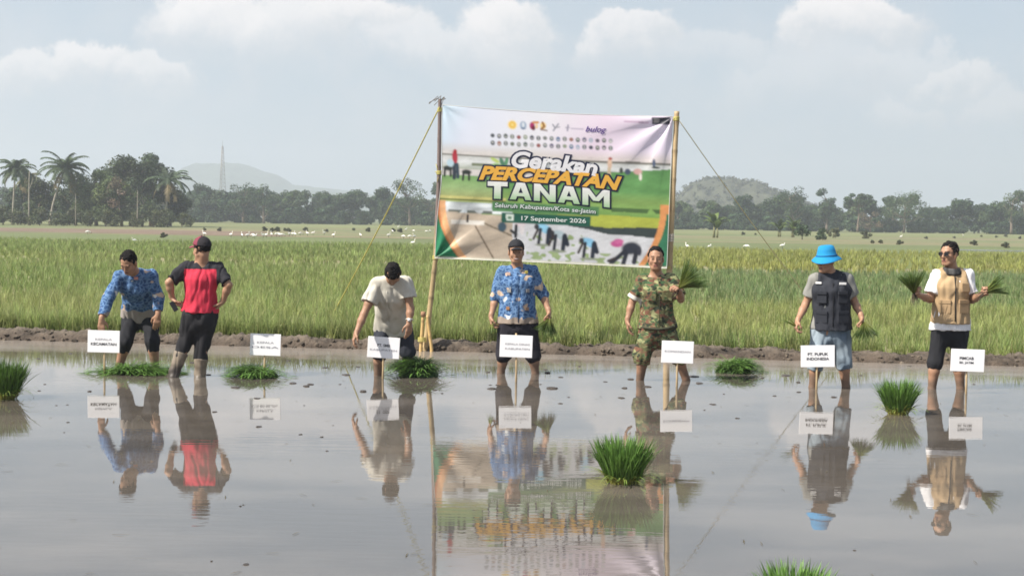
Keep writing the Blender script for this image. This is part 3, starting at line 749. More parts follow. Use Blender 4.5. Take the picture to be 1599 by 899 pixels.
over((SY > 326) & (SY < 330) & (PX < 800) & (cn(5, .25, .2) > .2), s2((110, 116, 110)))
# tan seed-bed at the lower left
over((SY > 329+.03*(PX-690)) & (PX < 815), s2((200, 184, 166))*(1+.06*cn(6, .12, .4))[..., None])
over((np.abs(SY-(345)) < 3) & (PX > 704) & (PX < 756), s2((236, 230, 222)))
for sl_, x0 in ((1.75, 742),):
    over((np.abs(PX-(x0+(SY-350)/sl_)) < 1.3) & (SY > 350), s2((112, 98, 84)))
over((np.abs((SY-345)-(PX-756)*.42) < 1.3) & (PX > 756) & (PX < 812), s2((128, 116, 98)))
over((np.abs(PX-730) < 1.8) & (SY > 333) & (SY < 345), s2((60, 54, 52)))
# yellow strip, dark bank and bright flooded paddy at the lower right
rl = SY-(PX-880)*.02
over((SY > 311) & (SY < 318) & (PX > 955) & (cn(7, .3, .2) > -.2), s2((84, 112, 70)))
over((rl > 322) & (PX > 870), s2((182, 190, 84)))
bank = 341+.0*PX+1.5*cn(8, .08, 0)-.012*(PX-900)
over((SY > bank-(PX < 900)*3) & (PX > 815), s2((66, 76, 76)))
pad0 = np.interp(PX, [800, 870, 960, 1041], [330, 343, 352, 358])+1.5*cn(9, .1, 0)
over((SY > pad0) & (PX > 800), s2((216, 217, 222))*(1+.05*cn(10, .1, .5))[..., None])
over((SY > 352) & (PX > 822) & (PX < 920) & (cn(11, .35, .5) > .75), s2((150, 170, 120)))
over((SY > 384) & (PX > 815) & (cn(13, .3, .6) > .5), s2((158, 176, 130)))
def el(cx, cy, rx, ry, c, rot=0.0):
    a = math.radians(rot); dx = PX-cx; dy = SY-(cy-.047*(cx-690))
    x_ = dx*math.cos(a)+dy*math.sin(a); y_ = -dx*math.sin(a)+dy*math.cos(a)
    over(np.clip(1.6-1.6*((x_/rx)**2+(y_/ry)**2)+.4, 0, 1), s2(c))
def ln(x0, y0, x1, y1, w, c):
    y0 -= .047*(x0-690); y1 -= .047*(x1-690)
    dx, dy = x1-x0, y1-y0; t_ = np.clip(((PX-x0)*dx+(SY-y0)*dy)/(dx*dx+dy*dy), 0, 1)
    dd = np.hypot(PX-x0-t_*dx, SY-y0-t_*dy); over(np.clip(w+.7-dd, 0, 1), s2(c))
# printed farmers
for (x, y) in ((696, 262), (726, 268)):
    el(x, y, 8, 4, (58, 64, 62)); ln(x-5, y, x-6, y+12, 1.6, (52, 56, 54)); ln(x+4, y, x+4, y+12, 1.6, (52, 56, 54))
el(708, 245, 4.5, 11, (186, 62, 76)); el(709, 236, 3, 3.5, (176, 50, 60)); ln(706, 256, 706, 277, 2.8, (58, 66, 78)); ln(711, 256, 712, 276, 2.4, (62, 76, 90)); el(700, 254, 6, 6, (190, 214, 228))
el(952, 254, 3.6, 10, (222, 190, 168)); el(953, 246, 3.2, 2.2, (170, 86, 80)); ln(951, 262, 951, 272, 2.4, (206, 186, 160))
el(980, 267, 5, 5, (78, 88, 110)); el(996, 267, 7, 5, (214, 172, 166)); el(1000, 275, 2.5, 6, (232, 222, 216)); el(1021, 254, 2.6, 7, (88, 100, 126)); el(1024, 261, 7, 1.6, (56, 70, 64)); el(970, 265, 3, 5, (74, 80, 74))
el(784, 354, 7, 8, (74, 96, 110)); el(812, 350, 9, 4, (228, 214, 220)); el(815, 358, 4, 9, (230, 224, 226)); ln(806, 352, 805, 370, 2, (48, 50, 54)); ln(798, 360, 806, 366, 2, (52, 54, 58))
for (x, y, c, f) in ((848, 356, (150, 206, 236), 1), (872, 366, (180, 196, 204), 1), (918, 378, (146, 202, 236), 1)):
    el(x, y, 12, 6.5, c, 8); el(x-10, y-2, 4, 4.5, (62, 62, 66)); el(x+4, y+4, 5, 5, c)
    ln(x-4, y+2, x-7, y+24, 2.2, (50, 54, 62)); ln(x+9, y+4, x+7, y+24, 3, (50, 56, 68)); ln(x-8, y+2, x-15, y+17, 1.6, (64, 56, 54)); ln(x+10, y+2, x+14, y+16, 3.2, (48, 54, 66))
    el(x, y+27, 13, 2, (150, 158, 140))
el(963, 381, 10, 5.5, (196, 92, 148)); el(966, 377, 8, 4, (206, 108, 160)); el(985, 388, 15, 10, (58, 62, 74), -10); ln(976, 392, 954, 412, 3, (50, 54, 64)); ln(978, 396, 972, 416, 3.2, (52, 56, 66)); ln(994, 392, 990, 410, 3.4, (54, 56, 66)); ln(960, 404, 950, 408, 2, (64, 58, 60)); el(998, 392, 4, 8, (60, 62, 74))
# corner swooshes
q = (PX-681)-(SY-312)*(.02+.0042*(SY-312))
over((SY > 312) & (q < 13) & (PX < 760), s2((238, 182, 134)))
over((SY > 312) & (q < 4-(SY-312)*.02), s2((222, 140, 92)))
over((SY > 334) & (q < -.3+0*PX) | ((SY > 326) & (PX < 681.5)), s2((46, 128, 92)))
q2 = (1040-PX)-(SY-312)*(.02+.0042*(SY-312))
over((SY > 303) & (q2 < 9), s2((226, 156, 100)))
over((SY > 318) & (q2 < -1), s2((60, 122, 92)))
over((SY > 400.5), s2((226, 224, 206)))
# emblems
cols_ = [(78, 84, 92), (96, 100, 108), (84, 96, 92), (110, 118, 104), (150, 88, 84), (150, 160, 140), (76, 80, 96), (66, 74, 84), (130, 134, 132), (120, 128, 134), (96, 122, 160), (98, 106, 100), (160, 116, 106), (86, 102, 96), (110, 106, 132), (170, 182, 206), (104, 100, 112), (92, 96, 96), (180, 180, 186)]
for row in range(2):
    for k in range(19):
        cx = 769+k*10.25; cy = 210+k*.42+row*11.6+.4*math.sin(k*2.1); c = cols_[(k*(1+4*row)+row*7) % 19]
        sh = (k+row) % 4
        el(cx, cy, 3.4, 3.9 if sh else 3.2, c)
        if sh == 1: el(cx, cy-.6, 1.7, 1.5, (206, 206, 200))
        elif sh == 2: el(cx, cy+1.0, 2.0, .9, (224, 220, 216))
        elif sh == 3: ln(cx, cy-2.4, cx, cy+2.4, .5, (214, 214, 214))
el(800, 192.5, 7.4, 7.4, (250, 222, 150)); el(800, 192.5, 5.8, 5.8, (238, 196, 92)); el(800, 192.5, 2.4, 2.4, (246, 220, 140))
el(817, 193, 5.4, 6.8, (160, 178, 202)); el(817, 192, 2, 4.2, (226, 232, 240)); el(817, 198, 4, 1.4, (112, 128, 158))
el(831, 193.5, 4.2, 6.4, (176, 52, 110)); ln(833, 188, 840, 188, 1.6, (214, 146, 84)); el(833, 197, 3, 4, (112, 44, 60)); el(838, 194, 2.2, 4.5, (240, 206, 160))
el(848, 193, 5, 6, (244, 214, 150)); ln(847, 188, 850, 194, 1.4, (150, 100, 50)); ln(850, 194, 845, 199, 1.4, (150, 100, 50)); ln(846, 199.5, 854, 201, .8, (120, 96, 86))
ln(863, 191, 867, 197, .7, (120, 124, 140)); ln(872, 190, 864, 201, .7, (120, 124, 140)); ln(866, 196, 874, 195, .6, (150, 150, 160))
ln(887, 192, 886, 201, .8, (130, 126, 150)); ln(883, 196, 889, 196, .5, (150, 146, 166)); ln(892, 197.5, 911, 198.5, .55, (176, 166, 190))
over((PX > 1018) & (PX < 1047) & (SY > 166) & (SY < 177.5), s2((64, 64, 76))); over((PX > 1021) & (PX < 1030) & (SY > 168) & (SY < 175), s2((150, 148, 148)))
ln(1033, 190, 1044, 186, .8, (170, 168, 174)); ln(975, 187, 1012, 189.5, .7, (196, 160, 190)); ln(998, 189, 1004, 189, 1.0, (160, 130, 160))
# green pill behind the date and leaf sprig beside the title
over((PX > 783) & (PX < 922) & (np.abs(SY-(335-.0*PX)) < 8.2), s2((44, 96, 80)))
over((PX > 768) & (PX < 935) & (np.abs(SY-(318.5)) < 7.5), s2((92, 138, 92)))
over((PX > 790) & (PX < 802) & (np.abs(SY-334.5) < 5), s2((226, 238, 228))); over((PX > 793) & (PX < 799) & (np.abs(SY-335) < 2), s2((110, 146, 122)))
el(772, 249, 8, 3, (186, 206, 120), 25); el(783, 252, 3.5, 8, (84, 130, 104), -20); el(790, 251, 3, 7, (96, 150, 110), 15); el(776, 258, 9, 4, (150, 190, 120), 10)

def blur(a, it=1):
    for _ in range(it):
        p_ = np.pad(a, ((1, 1), (1, 1), (0, 0)), mode='edge'); a = (4*a+2*(p_[2:, 1:-1]+p_[:-2, 1:-1]+p_[1:-1, 2:]+p_[1:-1, :-2])+p_[2:, 2:]+p_[:-2, :-2]+p_[2:, :-2]+p_[:-2, 2:])/16
    return a
low_ = (SY > 232)[..., None]
grain = (1+.05*cn(21, .5, .9)+.03*cn(22, .16, .35)+.04*rb.normal(size=PX.shape))[..., None]
col = np.where(low_, blur(col*grain, 1), blur(col, 1))
bV = bpos(U, Vv).reshape(-1, 3)
i, j = np.meshgrid(np.arange(NU-1), np.arange(NV-1), indexing='ij')
bQ = np.stack([i*NV+j, i*NV+j+1, (i+1)*NV+j+1, (i+1)*NV+j], -1).reshape(-1, 4)
banner = empty('event_banner', bc['bl'], 'large printed rice-planting banner with a green landscape, tied between two bamboo poles', 'banner')
m_print = mat('vinyl_print', attr=True, rough=.45, vary=.02, vscale=3, spec=.35, trans=.30)
part('sheet', bV, bQ, np.clip(col, 0, 1).reshape(-1, 3), m_print, banner)
hm = MB()
for (u0, v0, u1, v1) in ((0, 0, 1, 0), (0, 1, 1, 1), (0, 0, 0, 1), (1, 0, 1, 1)):
    t_ = np.linspace(0, 1, 60); hm.tube(bpos(u0+(u1-u0)*t_, v0+(v1-v0)*t_), .004, 5, cap=False)
hm.part('hem', mat('banner_hem', (.62, .62, .60), .5, .05), banner)

def text_mesh(s, offset=0.0, shear=0.0, space=1.0):
    c = bpy.data.curves.new('t', 'FONT'); c.body = s; c.size = 1; c.offset = offset; c.shear = shear; c.space_character = space; c.resolution_u = 4; c.fill_mode = 'BOTH'
    o = bpy.data.objects.new('t', c); COL.objects.link(o)
    dg = bpy.context.evaluated_depsgraph_get(); dg.update()
    me = bpy.data.meshes.new_from_object(o.evaluated_get(dg))
    bm = bmesh.new(); bm.from_mesh(me); bmesh.ops.triangulate(bm, faces=bm.faces)
    V = np.array([v.co[:2] for v in bm.verts]); F = np.array([[v.index for v in f.verts] for f in bm.faces]); bm.free()
    bpy.data.objects.remove(o); bpy.data.curves.remove(c); bpy.data.meshes.remove(me)
    return V, F
def letter_layer(name, s, box, bold, c, off, shear=0.0, warp=None, grow=0.0, m=None, cfun=None, space=1.0):
    """lettering fitted to a box (x0, y0, x1, y1) of the print, bent to its warp, lying `off` metres in front of the cloth"""
    V0, _ = text_mesh(s, bold, shear, space)
    lo, hi = V0.min(0), V0.max(0)
    V, F = text_mesh(s, bold+grow, shear, space) if grow else (V0, _)
    q = (V-lo)/(hi-lo)
    x0, y0, x1, y1 = box; px = x0+q[:, 0]*(x1-x0); sy = y1-q[:, 1]*(y1-y0)
    if warp: px, sy = warp(px, sy, q)
    v = (sy-164)/239; u = (px-691+12*v)/(360+2*v)
    pts = bpos(u, v, off)
    cc = np.tile(s2(c), (len(V), 1)) if cfun is None else cfun(q)
    # one part per word
    iv = sorted((V[f, 0].min(), V[f, 0].max()) for f in F); cuts = []; end = iv[0][1]
    for a, b in iv:
        if a-end > .13: cuts.append((a+end)/2)
        end = max(end, b)
    wi = np.searchsorted(cuts, V[F].mean(1)[:, 0]) if cuts else np.zeros(len(F), int)
    for w_ in range(len(cuts)+1):
        fs = F[wi == w_]; us, inv = np.unique(fs, return_inverse=True); part(name, pts[us], inv.reshape(fs.shape), cc[us], m or m_print, banner, smooth=False)
NAVY = (44, 48, 74)
w1 = lambda x, y, q: (x, y+(x-868)*.055-5*(1-((x-866)/70)**2)*.55)
w2 = lambda x, y, q: (x+(q[:, 1]-.5)*4, y+(x-860)*.030-3.2*(1-((x-858)/115)**2)+(q[:, 0]-.5)**2*0)
w3 = lambda x, y, q: (x, y+(x-855)*.028-2.6*(1-((x-855)/100)**2))
TXT = (('Gerakan', (798, 233, 933, 260), .036, (246, 246, 250), .25, w1, .075, None), ('PERCEPATAN', (748, 258.5, 969, 281), .046, (250, 192, 84), .18, w2, .085, None))
for s, box, bold, c, sh, w, gr, cf in TXT:
    letter_layer('lettering_outline', s, box, bold, NAVY, .005, sh, w, gr)
    letter_layer('lettering', s, box, bold, c, .010, sh, w, 0, None, cf)
# the heavy block capitals of the last title line, stroke by stroke
BLOCK = {'T': (1.0, [((0, .87), (1, .87), .26), ((.5, 1), (.5, 0), .34)]), 'A': (1.12, [((.17, 0), (.50, 1), .30), ((.95, 0), (.62, 1), .30), ((.3, .30), (.82, .30), .20)]),
         'N': (1.08, [((.15, 0), (.15, 1), .30), ((.93, 0), (.93, 1), .30), ((.16, 1), (.92, 0), .30)]), 'M': (1.36, [((.15, 0), (.15, 1), .29), ((1.21, 0), (1.21, 1), .29), ((.20, .98), (.68, .30), .29), ((1.16, .98), (.68, .30), .29)])}
def block_word(word, box, grow, off, name, cfun):
    x0, y0, x1, y1 = box; tw = sum(BLOCK[ch][0] for ch in word)+.10*(len(word)-1); k = (x1-x0)/tw; cx = 0.0; hgt_ = y1-y0
    for ch in word:
        w_, st = BLOCK[ch]; mb_ = MB()
        for si, (p, q, th_) in enumerate(st):
            n_ = 9; t_ = np.linspace(0, 1, n_); p = np.array(p); q = np.array(q); d = q-p
            if abs(d[1]) < 1e-6: nrm = np.array([0, 1.0])
            else: nrm = np.array([1.0, 0])
            ext = d/np.linalg.norm(d)*grow*np.array([.8, 1.0])
            c_ = (p-ext)+(d+2*ext)*t_[:, None]
            rows_ = [c_-nrm*(th_/2+grow), c_+nrm*(th_/2+grow)]
            pt = np.concatenate(rows_); px_ = x0+(cx+pt[:, 0])*k; sy_ = y1-pt[:, 1]*hgt_
            px_, sy_ = w3(px_, sy_, pt)
            v = (sy_-164)/239; u = (px_-691+12*v)/(360+2*v)
            mb_.add(bpos(u, v, off+.0006*si), Q=[[i_, i_+1, n_+i_+1, n_+i_] for i_ in range(n_-1)], C=cfun(pt))
        mb_.part(name, m_print, banner, False); cx += w_+.10
block_word('TANAM', (760, 282, 952, 309), .085, .004, 'lettering_outline', lambda q: np.tile(s2(NAVY), (len(q), 1)))
block_word('TANAM', (760, 282, 952, 309), 0.0, .0105, 'lettering', lambda q: np.array([grad([(0, (176, 216, 166)), (.45, (232, 244, 228)), (1, (252, 252, 252))], t_) for t_ in np.clip(q[:, 1], 0, 1)]))
w4 = lambda x, y, q: (x, y+(x-852)*.020-1.0*(1-((x-852)/80)**2))
letter_layer('lettering_outline', 'Seluruh Kabupaten/Kota se-Jatim', (772, 314, 930, 323), .008, (44, 96, 80), .005, .1, w4, .055)
letter_layer('lettering', 'Seluruh Kabupaten/Kota se-Jatim', (772, 314, 930, 323), .012, (240, 246, 244), .009, .1, w4)
letter_layer('lettering', '17 September 2026', (814, 331, 915, 340), .014, (240, 246, 244), .006, 0)
letter_layer('lettering', 'bulog', (914, 183, 947, 195), .022, (110, 92, 150), .006, .35)

def bamboo_mat(name, c): return mat(name, attr=True, rough=.5, vary=.15, vscale=5, bump=.2, bscale=40, bdist=.003)
m_bam = bamboo_mat('bamboo', None)
def bamboo(parent, name, pts, r0, r1, node_gap=.32, tint=(.40, .29, .15), dark=None):
    pts = np.asarray(pts, float); seg = np.linalg.norm(np.diff(pts, axis=0), axis=1); cum = np.concatenate([[0], np.cumsum(seg)])
    s = np.linspace(0, cum[-1], max(20, int(cum[-1]/.035))); q = np.stack([np.interp(s, cum, pts[:, k]) for k in range(3)], -1)
    ph = (s % node_gap)/node_gap; nd = np.exp(-((ph-.5)/.06)**2)
    rad = (r0+(r1-r0)*s/cum[-1])*(1+.16*nd)
    c = np.array(tint)*(1+.18*np.sin(s*3.1+r0*900))[:, None]*(1-.45*nd)[:, None]
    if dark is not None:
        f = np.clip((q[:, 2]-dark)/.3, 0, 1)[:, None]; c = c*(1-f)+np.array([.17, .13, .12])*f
    b = MB(); b.tube(q, rad, 10, C=c); return b.part(name, m_bam, parent)
yp = YB+.05
lp0 = P(663, 552, yp); lp0[2] = -.15
lpole = empty('bamboo_pole', (lp0[0], lp0[1], 0), 'tall bamboo pole carrying the left edge of the banner', 'pole', 'banner poles')
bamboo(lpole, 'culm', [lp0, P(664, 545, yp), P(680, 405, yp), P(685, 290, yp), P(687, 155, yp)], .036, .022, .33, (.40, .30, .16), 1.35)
b = MB()
for k in range(7):
    a = k*.9; b.tube([P(686, 158, yp), P(686, 158, yp)+np.array([.05*math.cos(a)+.03, .05*math.sin(a), .03+.02*k % .05]), P(686, 158, yp)+np.array([.10*math.cos(a)-.04, .06*math.sin(a), .04-.02*k])], .004, 4)
b.part('splintered_tip', mat('splinter', (.12, .10, .08), .8), lpole)
m_yel = mat('yellow_cord', (.50, .45, .14), .6, .15, 20)
def cord_wrap(parent, c, r, turns, h, m=m_yel, axis=(0, 0, 1)):
    t_ = np.linspace(0, turns*2*math.pi, turns*14); b = MB()
    b.tube(np.stack([c[0]+r*np.cos(t_), c[1]+r*np.sin(t_), c[2]+h*(t_/t_[-1]-.5)], -1), .005, 5); return b.part('lashing', m, parent)
cord_wrap(lpole, P(687, 172, yp), .030, 5, .05); cord_wrap(lpole, P(686, 270, yp), .034, 4, .05); cord_wrap(lpole, P(680, 402, yp), .036, 4, .05)
b = MB()
for dx, dz in ((-.05, .12), (-.03, -.1), (-.06, .02)):
    p0 = P(687, 271, yp); b.tube([p0, p0+np.array([dx*.6, -.02, dz*.4]), p0+np.array([dx, -.03, dz])], .005, 4)
b.part('cord_end', m_yel, lpole)
rp0 = P(1041, 560, yp); rp0[2] = -.15
rpole = empty('bamboo_pole', (rp0[0], rp0[1], 0), 'tall bamboo pole carrying the right edge of the banner', 'pole', 'banner poles')
bamboo(rpole, 'culm', [rp0, P(1041, 540, yp), P(1046, 400, yp), P(1051, 290, yp), P(1057, 174, yp)], .042, .032, .36, (.46, .34, .19))
cord_wrap(rpole, P(1056, 186, yp), .038, 5, .05); cord_wrap(rpole, P(1047, 372, yp), .042, 5, .10, mat('pale_tape', (.55, .53, .5), .5)); cord_wrap(rpole, P(1044, 418, yp), .042, 3, .04)
# two stakes bracing the foot of the left pole
for (a_, b_, lb) in (((657, 560), (661, 490), 'short bamboo stake with a frayed top driven in left of the left banner pole'), ((674, 556), (667, 492), 'short bamboo stake leaning right against the foot of the left banner pole')):
    p0 = P(*a_, yp-.10); p0[2] = -.12; e = empty('bamboo_stake', (p0[0], p0[1], 0), lb, 'stake')
    bamboo(e, 'culm', [p0, P(a_[0], 545, yp-.10), P(*b_, yp-.09)], .022, .020, .2, (.48, .33, .14))
    if a_[0] == 657:
        cord_wrap(e, P(659, 530, yp-.1), .05, 4, .06); b = MB(); tp = P(*b_, yp-.09)
        b.tube([tp-np.array([0, 0, .03]), tp+np.array([0, 0, .03])], [.034, .03], 8); b.part('frayed_head', mat('frayed', (.30, .17, .10), .9), e)
# guy ropes, down to pegs in the rice
def rope(name, pts, r, label, m):
    pts = np.array(pts); t_ = np.linspace(0, 1, 30)[:, None]; q = pts[0]*(1-t_)+pts[1]*t_; q[:, 2] -= .05*np.sin(t_[:, 0]*math.pi)
    b = MB(); b.tube(q, r, 6); V, F, C = b.get(); g_ = pts[1]
    return thing_mesh(name, V, F, C, m, g_, label, 'rope', 'guy ropes of the banner')
ge = G(513, 503, .03)
rope('guy_rope', [P(686, 168, yp-.03), ge], .0095, 'thick yellow guy rope slanting from the left pole down into the rice', m_yel)
ge = P(1322, 548, YB+1.1); ge[2] = .03
rope('guy_rope', [P(1058, 185, yp-.03), ge], .0052, 'thin pale guy rope slanting down from the right pole', mat('pale_rope', (.46, .40, .22), .7, .15, 20))

# ------------------------------------------------------------------ name signs on sticks
m_board = mat('white_board', (.90, .90, .92), .5, .02, 4, spec=.4)
m_ink = mat('black_ink', (.05, .05, .055), .7, .1)
m_ink2 = mat('faint_ink', (.22, .22, .25), .7, .1)
SIGNS = [((162, 533), 50, 34.5, 0, (162, 584), 'white name board under the stooping man\'s hand, at far left', [('KEPALA', 'f', 26, 0), ('KECAMATAN', 'k', 40, 0)]),
         ((414.5, 538), 48, 34, .5, (411, 588), 'white name board with nobody behind it, right of the man in the red shirt', [('KEPALA', 'f', 26, 0), ('DESA', 'f', 42, 0)]),
         ((599, 542.5), 50, 33, 2.2, (597, 591), 'white name board in front of the stooping man in the pale shirt', [('PT. SMB', 'k', 20, 0), ('KABUPATEN', 'f', 42, 0)]),
         ((806, 540.5), 51, 34.5, .6, (806, 596), 'white name board in front of the smiling man in the blue patterned shirt', [('KEPALA DINAS', 'f', 38, 2), ('KABUPATEN', 'f', 38, 2)]),
         ((1058, 549.5), 50, 34.5, .5, (1057, 603), 'white single-line name board in front of the man in camouflage', [('KOMANDAN', 'f', 40, 0)]),
         ((1277, 556), 53, 34, -2.2, (1275, 608), 'white name board in front of the man in the blue bucket hat', [('PT. PUPUK', 'k', 32, 0), ('INDONESIA', 'k', 35, 0)]),
         ((1511, 562.5), 52.5, 35, .4, (1509, 615), 'white name board in front of the man in the tan vest, at far right', [('PIMCAB', 'k', 22, -2), ('BK. JATIM', 'k', 22, -2)])]
m_stick = mat('split_bamboo', (.44, .33, .19), .6, .2, 10)
for (cx, cy), w, h, tilt, (bx, by), lb, lines in SIGNS:
    base = G(bx, by); Y = base[1]; k = Y/FPX
    root = empty('name_sign', base, lb, 'sign', 'white name signs in a row')
    c = P(cx, cy, Y); th = R(-tilt)-ROLL*1.0
    rt = np.array([math.cos(th), 0, math.sin(th)]); upv = np.array([-math.sin(th), 0, math.cos(th)])
    M3 = np.stack([rt, [0, 1, 0], upv], 1)
    b = MB(); b.box(c, (w*k/2, .004, h*k/2), M3); V, F, C = b.get(); bo = part('board', V, F, None, m_board, root, False)
    bev = bo.modifiers.new('edge', 'BEVEL'); bev.width = .002; bev.segments = 1
    b = MB(); p0 = base.copy(); p0[2] = -.2; p1 = P(cx+(bx-cx)*.3, cy-h*.5-(3 if bx == 806 else -3), Y)+np.array([0, .016, 0])
    b.tube([p0+np.array([0, .012, 0]), (p0+p1)/2+np.array([.004, .01, 0]), p1], [.013, .011, .010], 7); b.part('stick', m_stick, root)
    for q, (s, kind, wpx, ox) in enumerate(lines):
        V2, F2 = text_mesh(s, .02 if kind == 'k' else 0.0); lo, hi = V2.min(0), V2.max(0); qn = (V2-lo)/(hi-lo)
        hh = 4.4 if kind == 'k' else 3.0
        yo = (0 if len(lines) == 1 else (-2.5 if q == 0 else 4.8))-1
        X_ = (qn[:, 0]-.5)*wpx*k+ox*k; Z_ = (qn[:, 1]-.5)*hh*k-yo*k
        pts = c+X_[:, None]*rt+Z_[:, None]*upv+np.array([0, -.0065, 0])
        part('lettering', pts, F2, None, m_ink if kind == 'k' else m_ink2, root, False)

# ------------------------------------------------------------------ people: smooth-blended solids meshed as one continuous skin
def smin(a, b, k):
    if k <= 0: return np.minimum(a, b)
    h = np.clip(.5+.5*(b-a)/k, 0, 1); return b+(a-b)*h-k*h*(1-h)
def nz(v): v = np.asarray(v, float); return v/(np.linalg.norm(v)+1e-9)
class Sdf:
    def __init__(s, h): s.h = h; s.pr = []
    def _add(s, f, lo, hi, k, op): s.pr.append((f, np.asarray(lo), np.asarray(hi), k, op)); return s
    def cone(s, a, b, r1, r2, k=.02, op='u', flat=False, flat0=False):
        a = np.asarray(a, float); b = np.asarray(b, float); ab = b-a; l2 = ab @ ab+1e-9; u = ab/math.sqrt(l2)
        def f(p):
            q = p-a; t_ = np.clip((q @ ab)/l2, 0, 1); d = np.linalg.norm(q-t_[..., None]*ab, axis=-1)-(r1+(r2-r1)*t_)
            if flat: d = np.maximum(d, (p-b) @ u)
            if flat0: d = np.maximum(d, -((p-a) @ u))
            return d
        m = max(r1, r2); return s._add(f, np.minimum(a, b)-m, np.maximum(a, b)+m, k, op)
    def ell(s, c, r, ax=None, k=.02, op='u', cut=None):
        c = np.asarray(c, float); r = np.asarray(r, float); A = np.eye(3) if ax is None else np.asarray(ax, float)   # rows = local axes
        def f(p):
            q = (p-c) @ A.T; k0 = np.linalg.norm(q/r, axis=-1); k1 = np.linalg.norm(q/(r*r), axis=-1)+1e-9
            d = k0*(k0-1)/k1
            if cut is not None:
                for n_, o_ in cut: d = np.maximum(d, q @ np.asarray(n_, float)-o_)
            return d
        m = r.max(); return s._add(f, c-m, c+m, k, op)
    def loft(s, a, b, ra, rb, lat, k=.03, flat=False, flat0=False):
        a = np.asarray(a, float); b = np.asarray(b, float); ab = b-a; l2 = ab @ ab+1e-9; u = ab/math.sqrt(l2)
        lat = nz(np.asarray(lat)-u*(np.asarray(lat) @ u)); dep = np.cross(u, lat)
        def f(p):
            q = p-a; t_ = np.clip((q @ ab)/l2, 0, 1); e = q-t_[..., None]*ab
            rx = ra[0]+(rb[0]-ra[0])*t_; ry = ra[1]+(rb[1]-ra[1])*t_; mn = np.minimum(rx, ry)
            d = (np.sqrt(((e @ lat)/rx)**2+((e @ dep)/ry)**2+((e @ u)/mn)**2)-1)*mn
            if flat: d = np.maximum(d, (p-b) @ u)
            if flat0: d = np.maximum(d, -((p-a) @ u))
            return d
        m = max(*ra, *rb); return s._add(f, np.minimum(a, b)-m, np.maximum(a, b)+m, k, 'u')
    def mesh(s):
        h = s.h
        us = [p for p in s.pr if p[4] == 'u']
        lo = np.min([p[1] for p in us], 0)-4*h; hi = np.max([p[2] for p in us], 0)+4*h
        n = np.ceil((hi-lo)/h).astype(int)+1
        F = np.full(n, 1.0, np.float32)
        ax = [lo[i]+h*np.arange(n[i]) for i in range(3)]
        for f, l, hh, k, op in s.pr:
            i0 = np.clip(np.floor((l-k-2*h-lo)/h).astype(int), 0, n-1); i1 = np.clip(np.ceil((hh+k+2*h-lo)/h).astype(int)+1, 1, n)
            sl_ = tuple(slice(a, b) for a, b in zip(i0, i1))
            p = np.stack(np.meshgrid(*[ax[i][i0[i]:i1[i]] for i in range(3)], indexing='ij'), -1)
            d = f(p)
            if op == 'u': F[sl_] = smin(F[sl_], d, k)
            else: F[sl_] = -smin(-F[sl_], d, k)
        S = F < 0
        c = np.zeros(tuple(n-1), np.int8)
        for dx in (0, 1):
            for dy in (0, 1):
                for dz in (0, 1): c += S[dx:n[0]-1+dx, dy:n[1]-1+dy, dz:n[2]-1+dz]
        act = np.argwhere((c > 0) & (c < 8)); idx = np.full(tuple(n-1), -1, np.int32); idx[tuple(act.T)] = np.arange(len(act))
        acc = np.zeros((len(act), 3)); cnt = np.zeros(len(act))
        cor = [(x, y, z) for x in (0, 1) for y in (0, 1) for z in (0, 1)]
        for a in cor:
            for d in range(3):
                if a[d]: continue
                b = list(a); b[d] = 1
                fa = F[act[:, 0]+a[0], act[:, 1]+a[1], act[:, 2]+a[2]]; fb = F[act[:, 0]+b[0], act[:, 1]+b[1], act[:, 2]+b[2]]
                mk = (fa < 0) != (fb < 0); t_ = np.where(mk, fa/(fa-fb+1e-12), 0)
                pt = np.tile(np.array(a, float), (len(act), 1)); pt[:, d] += t_
                acc += pt*mk[:, None]; cnt += mk
        V = lo+h*(act+acc/cnt[:, None])
        Qs = []
        for d in range(3):
            o1, o2 = [(1, 2), (2, 0), (0, 1)][d]
            s0 = [slice(1, m-1) for m in n]; s1 = list(s0); s0[d] = slice(0, n[d]-1); s1[d] = slice(1, n[d])
            a = S[tuple(s0)]; b = S[tuple(s1)]
            e = np.argwhere(a != b); 
            if not len(e): continue
            flip = a[tuple(e.T)]; g_ = e.copy(); g_[:, o1] += 1; g_[:, o2] += 1
            def at(i, j):
                q = g_.copy(); q[:, o1] -= i; q[:, o2] -= j; return idx[tuple(q.T)]
            q = np.stack([at(1, 1), at(0, 1), at(0, 0), at(1, 0)], -1); q[~flip] = q[~flip][:, ::-1]; Qs.append(q)
        return V, np.concatenate(Qs)
def vnormals(V, Q):
    n_ = np.cross(V[Q[:, 2]]-V[Q[:, 0]], V[Q[:, 3]]-V[Q[:, 1]]); out = np.zeros_like(V)
    for k in range(4): np.add.at(out, Q[:, k], n_)
    return out/(np.linalg.norm(out, axis=1)[:, None]+1e-9)
def relax(V, Q, it=1, f=.5):
    for _ in range(it):
        s = np.zeros_like(V); c = np.zeros(len(V))
        for k in range(4):
            np.add.at(s, Q[:, k], V[Q[:, (k+1) % 4]]+V[Q[:, (k+3) % 4]]); np.add.at(c, Q[:, k], 2)
        V = V*(1-f)+f*s/c[:, None]
    return V

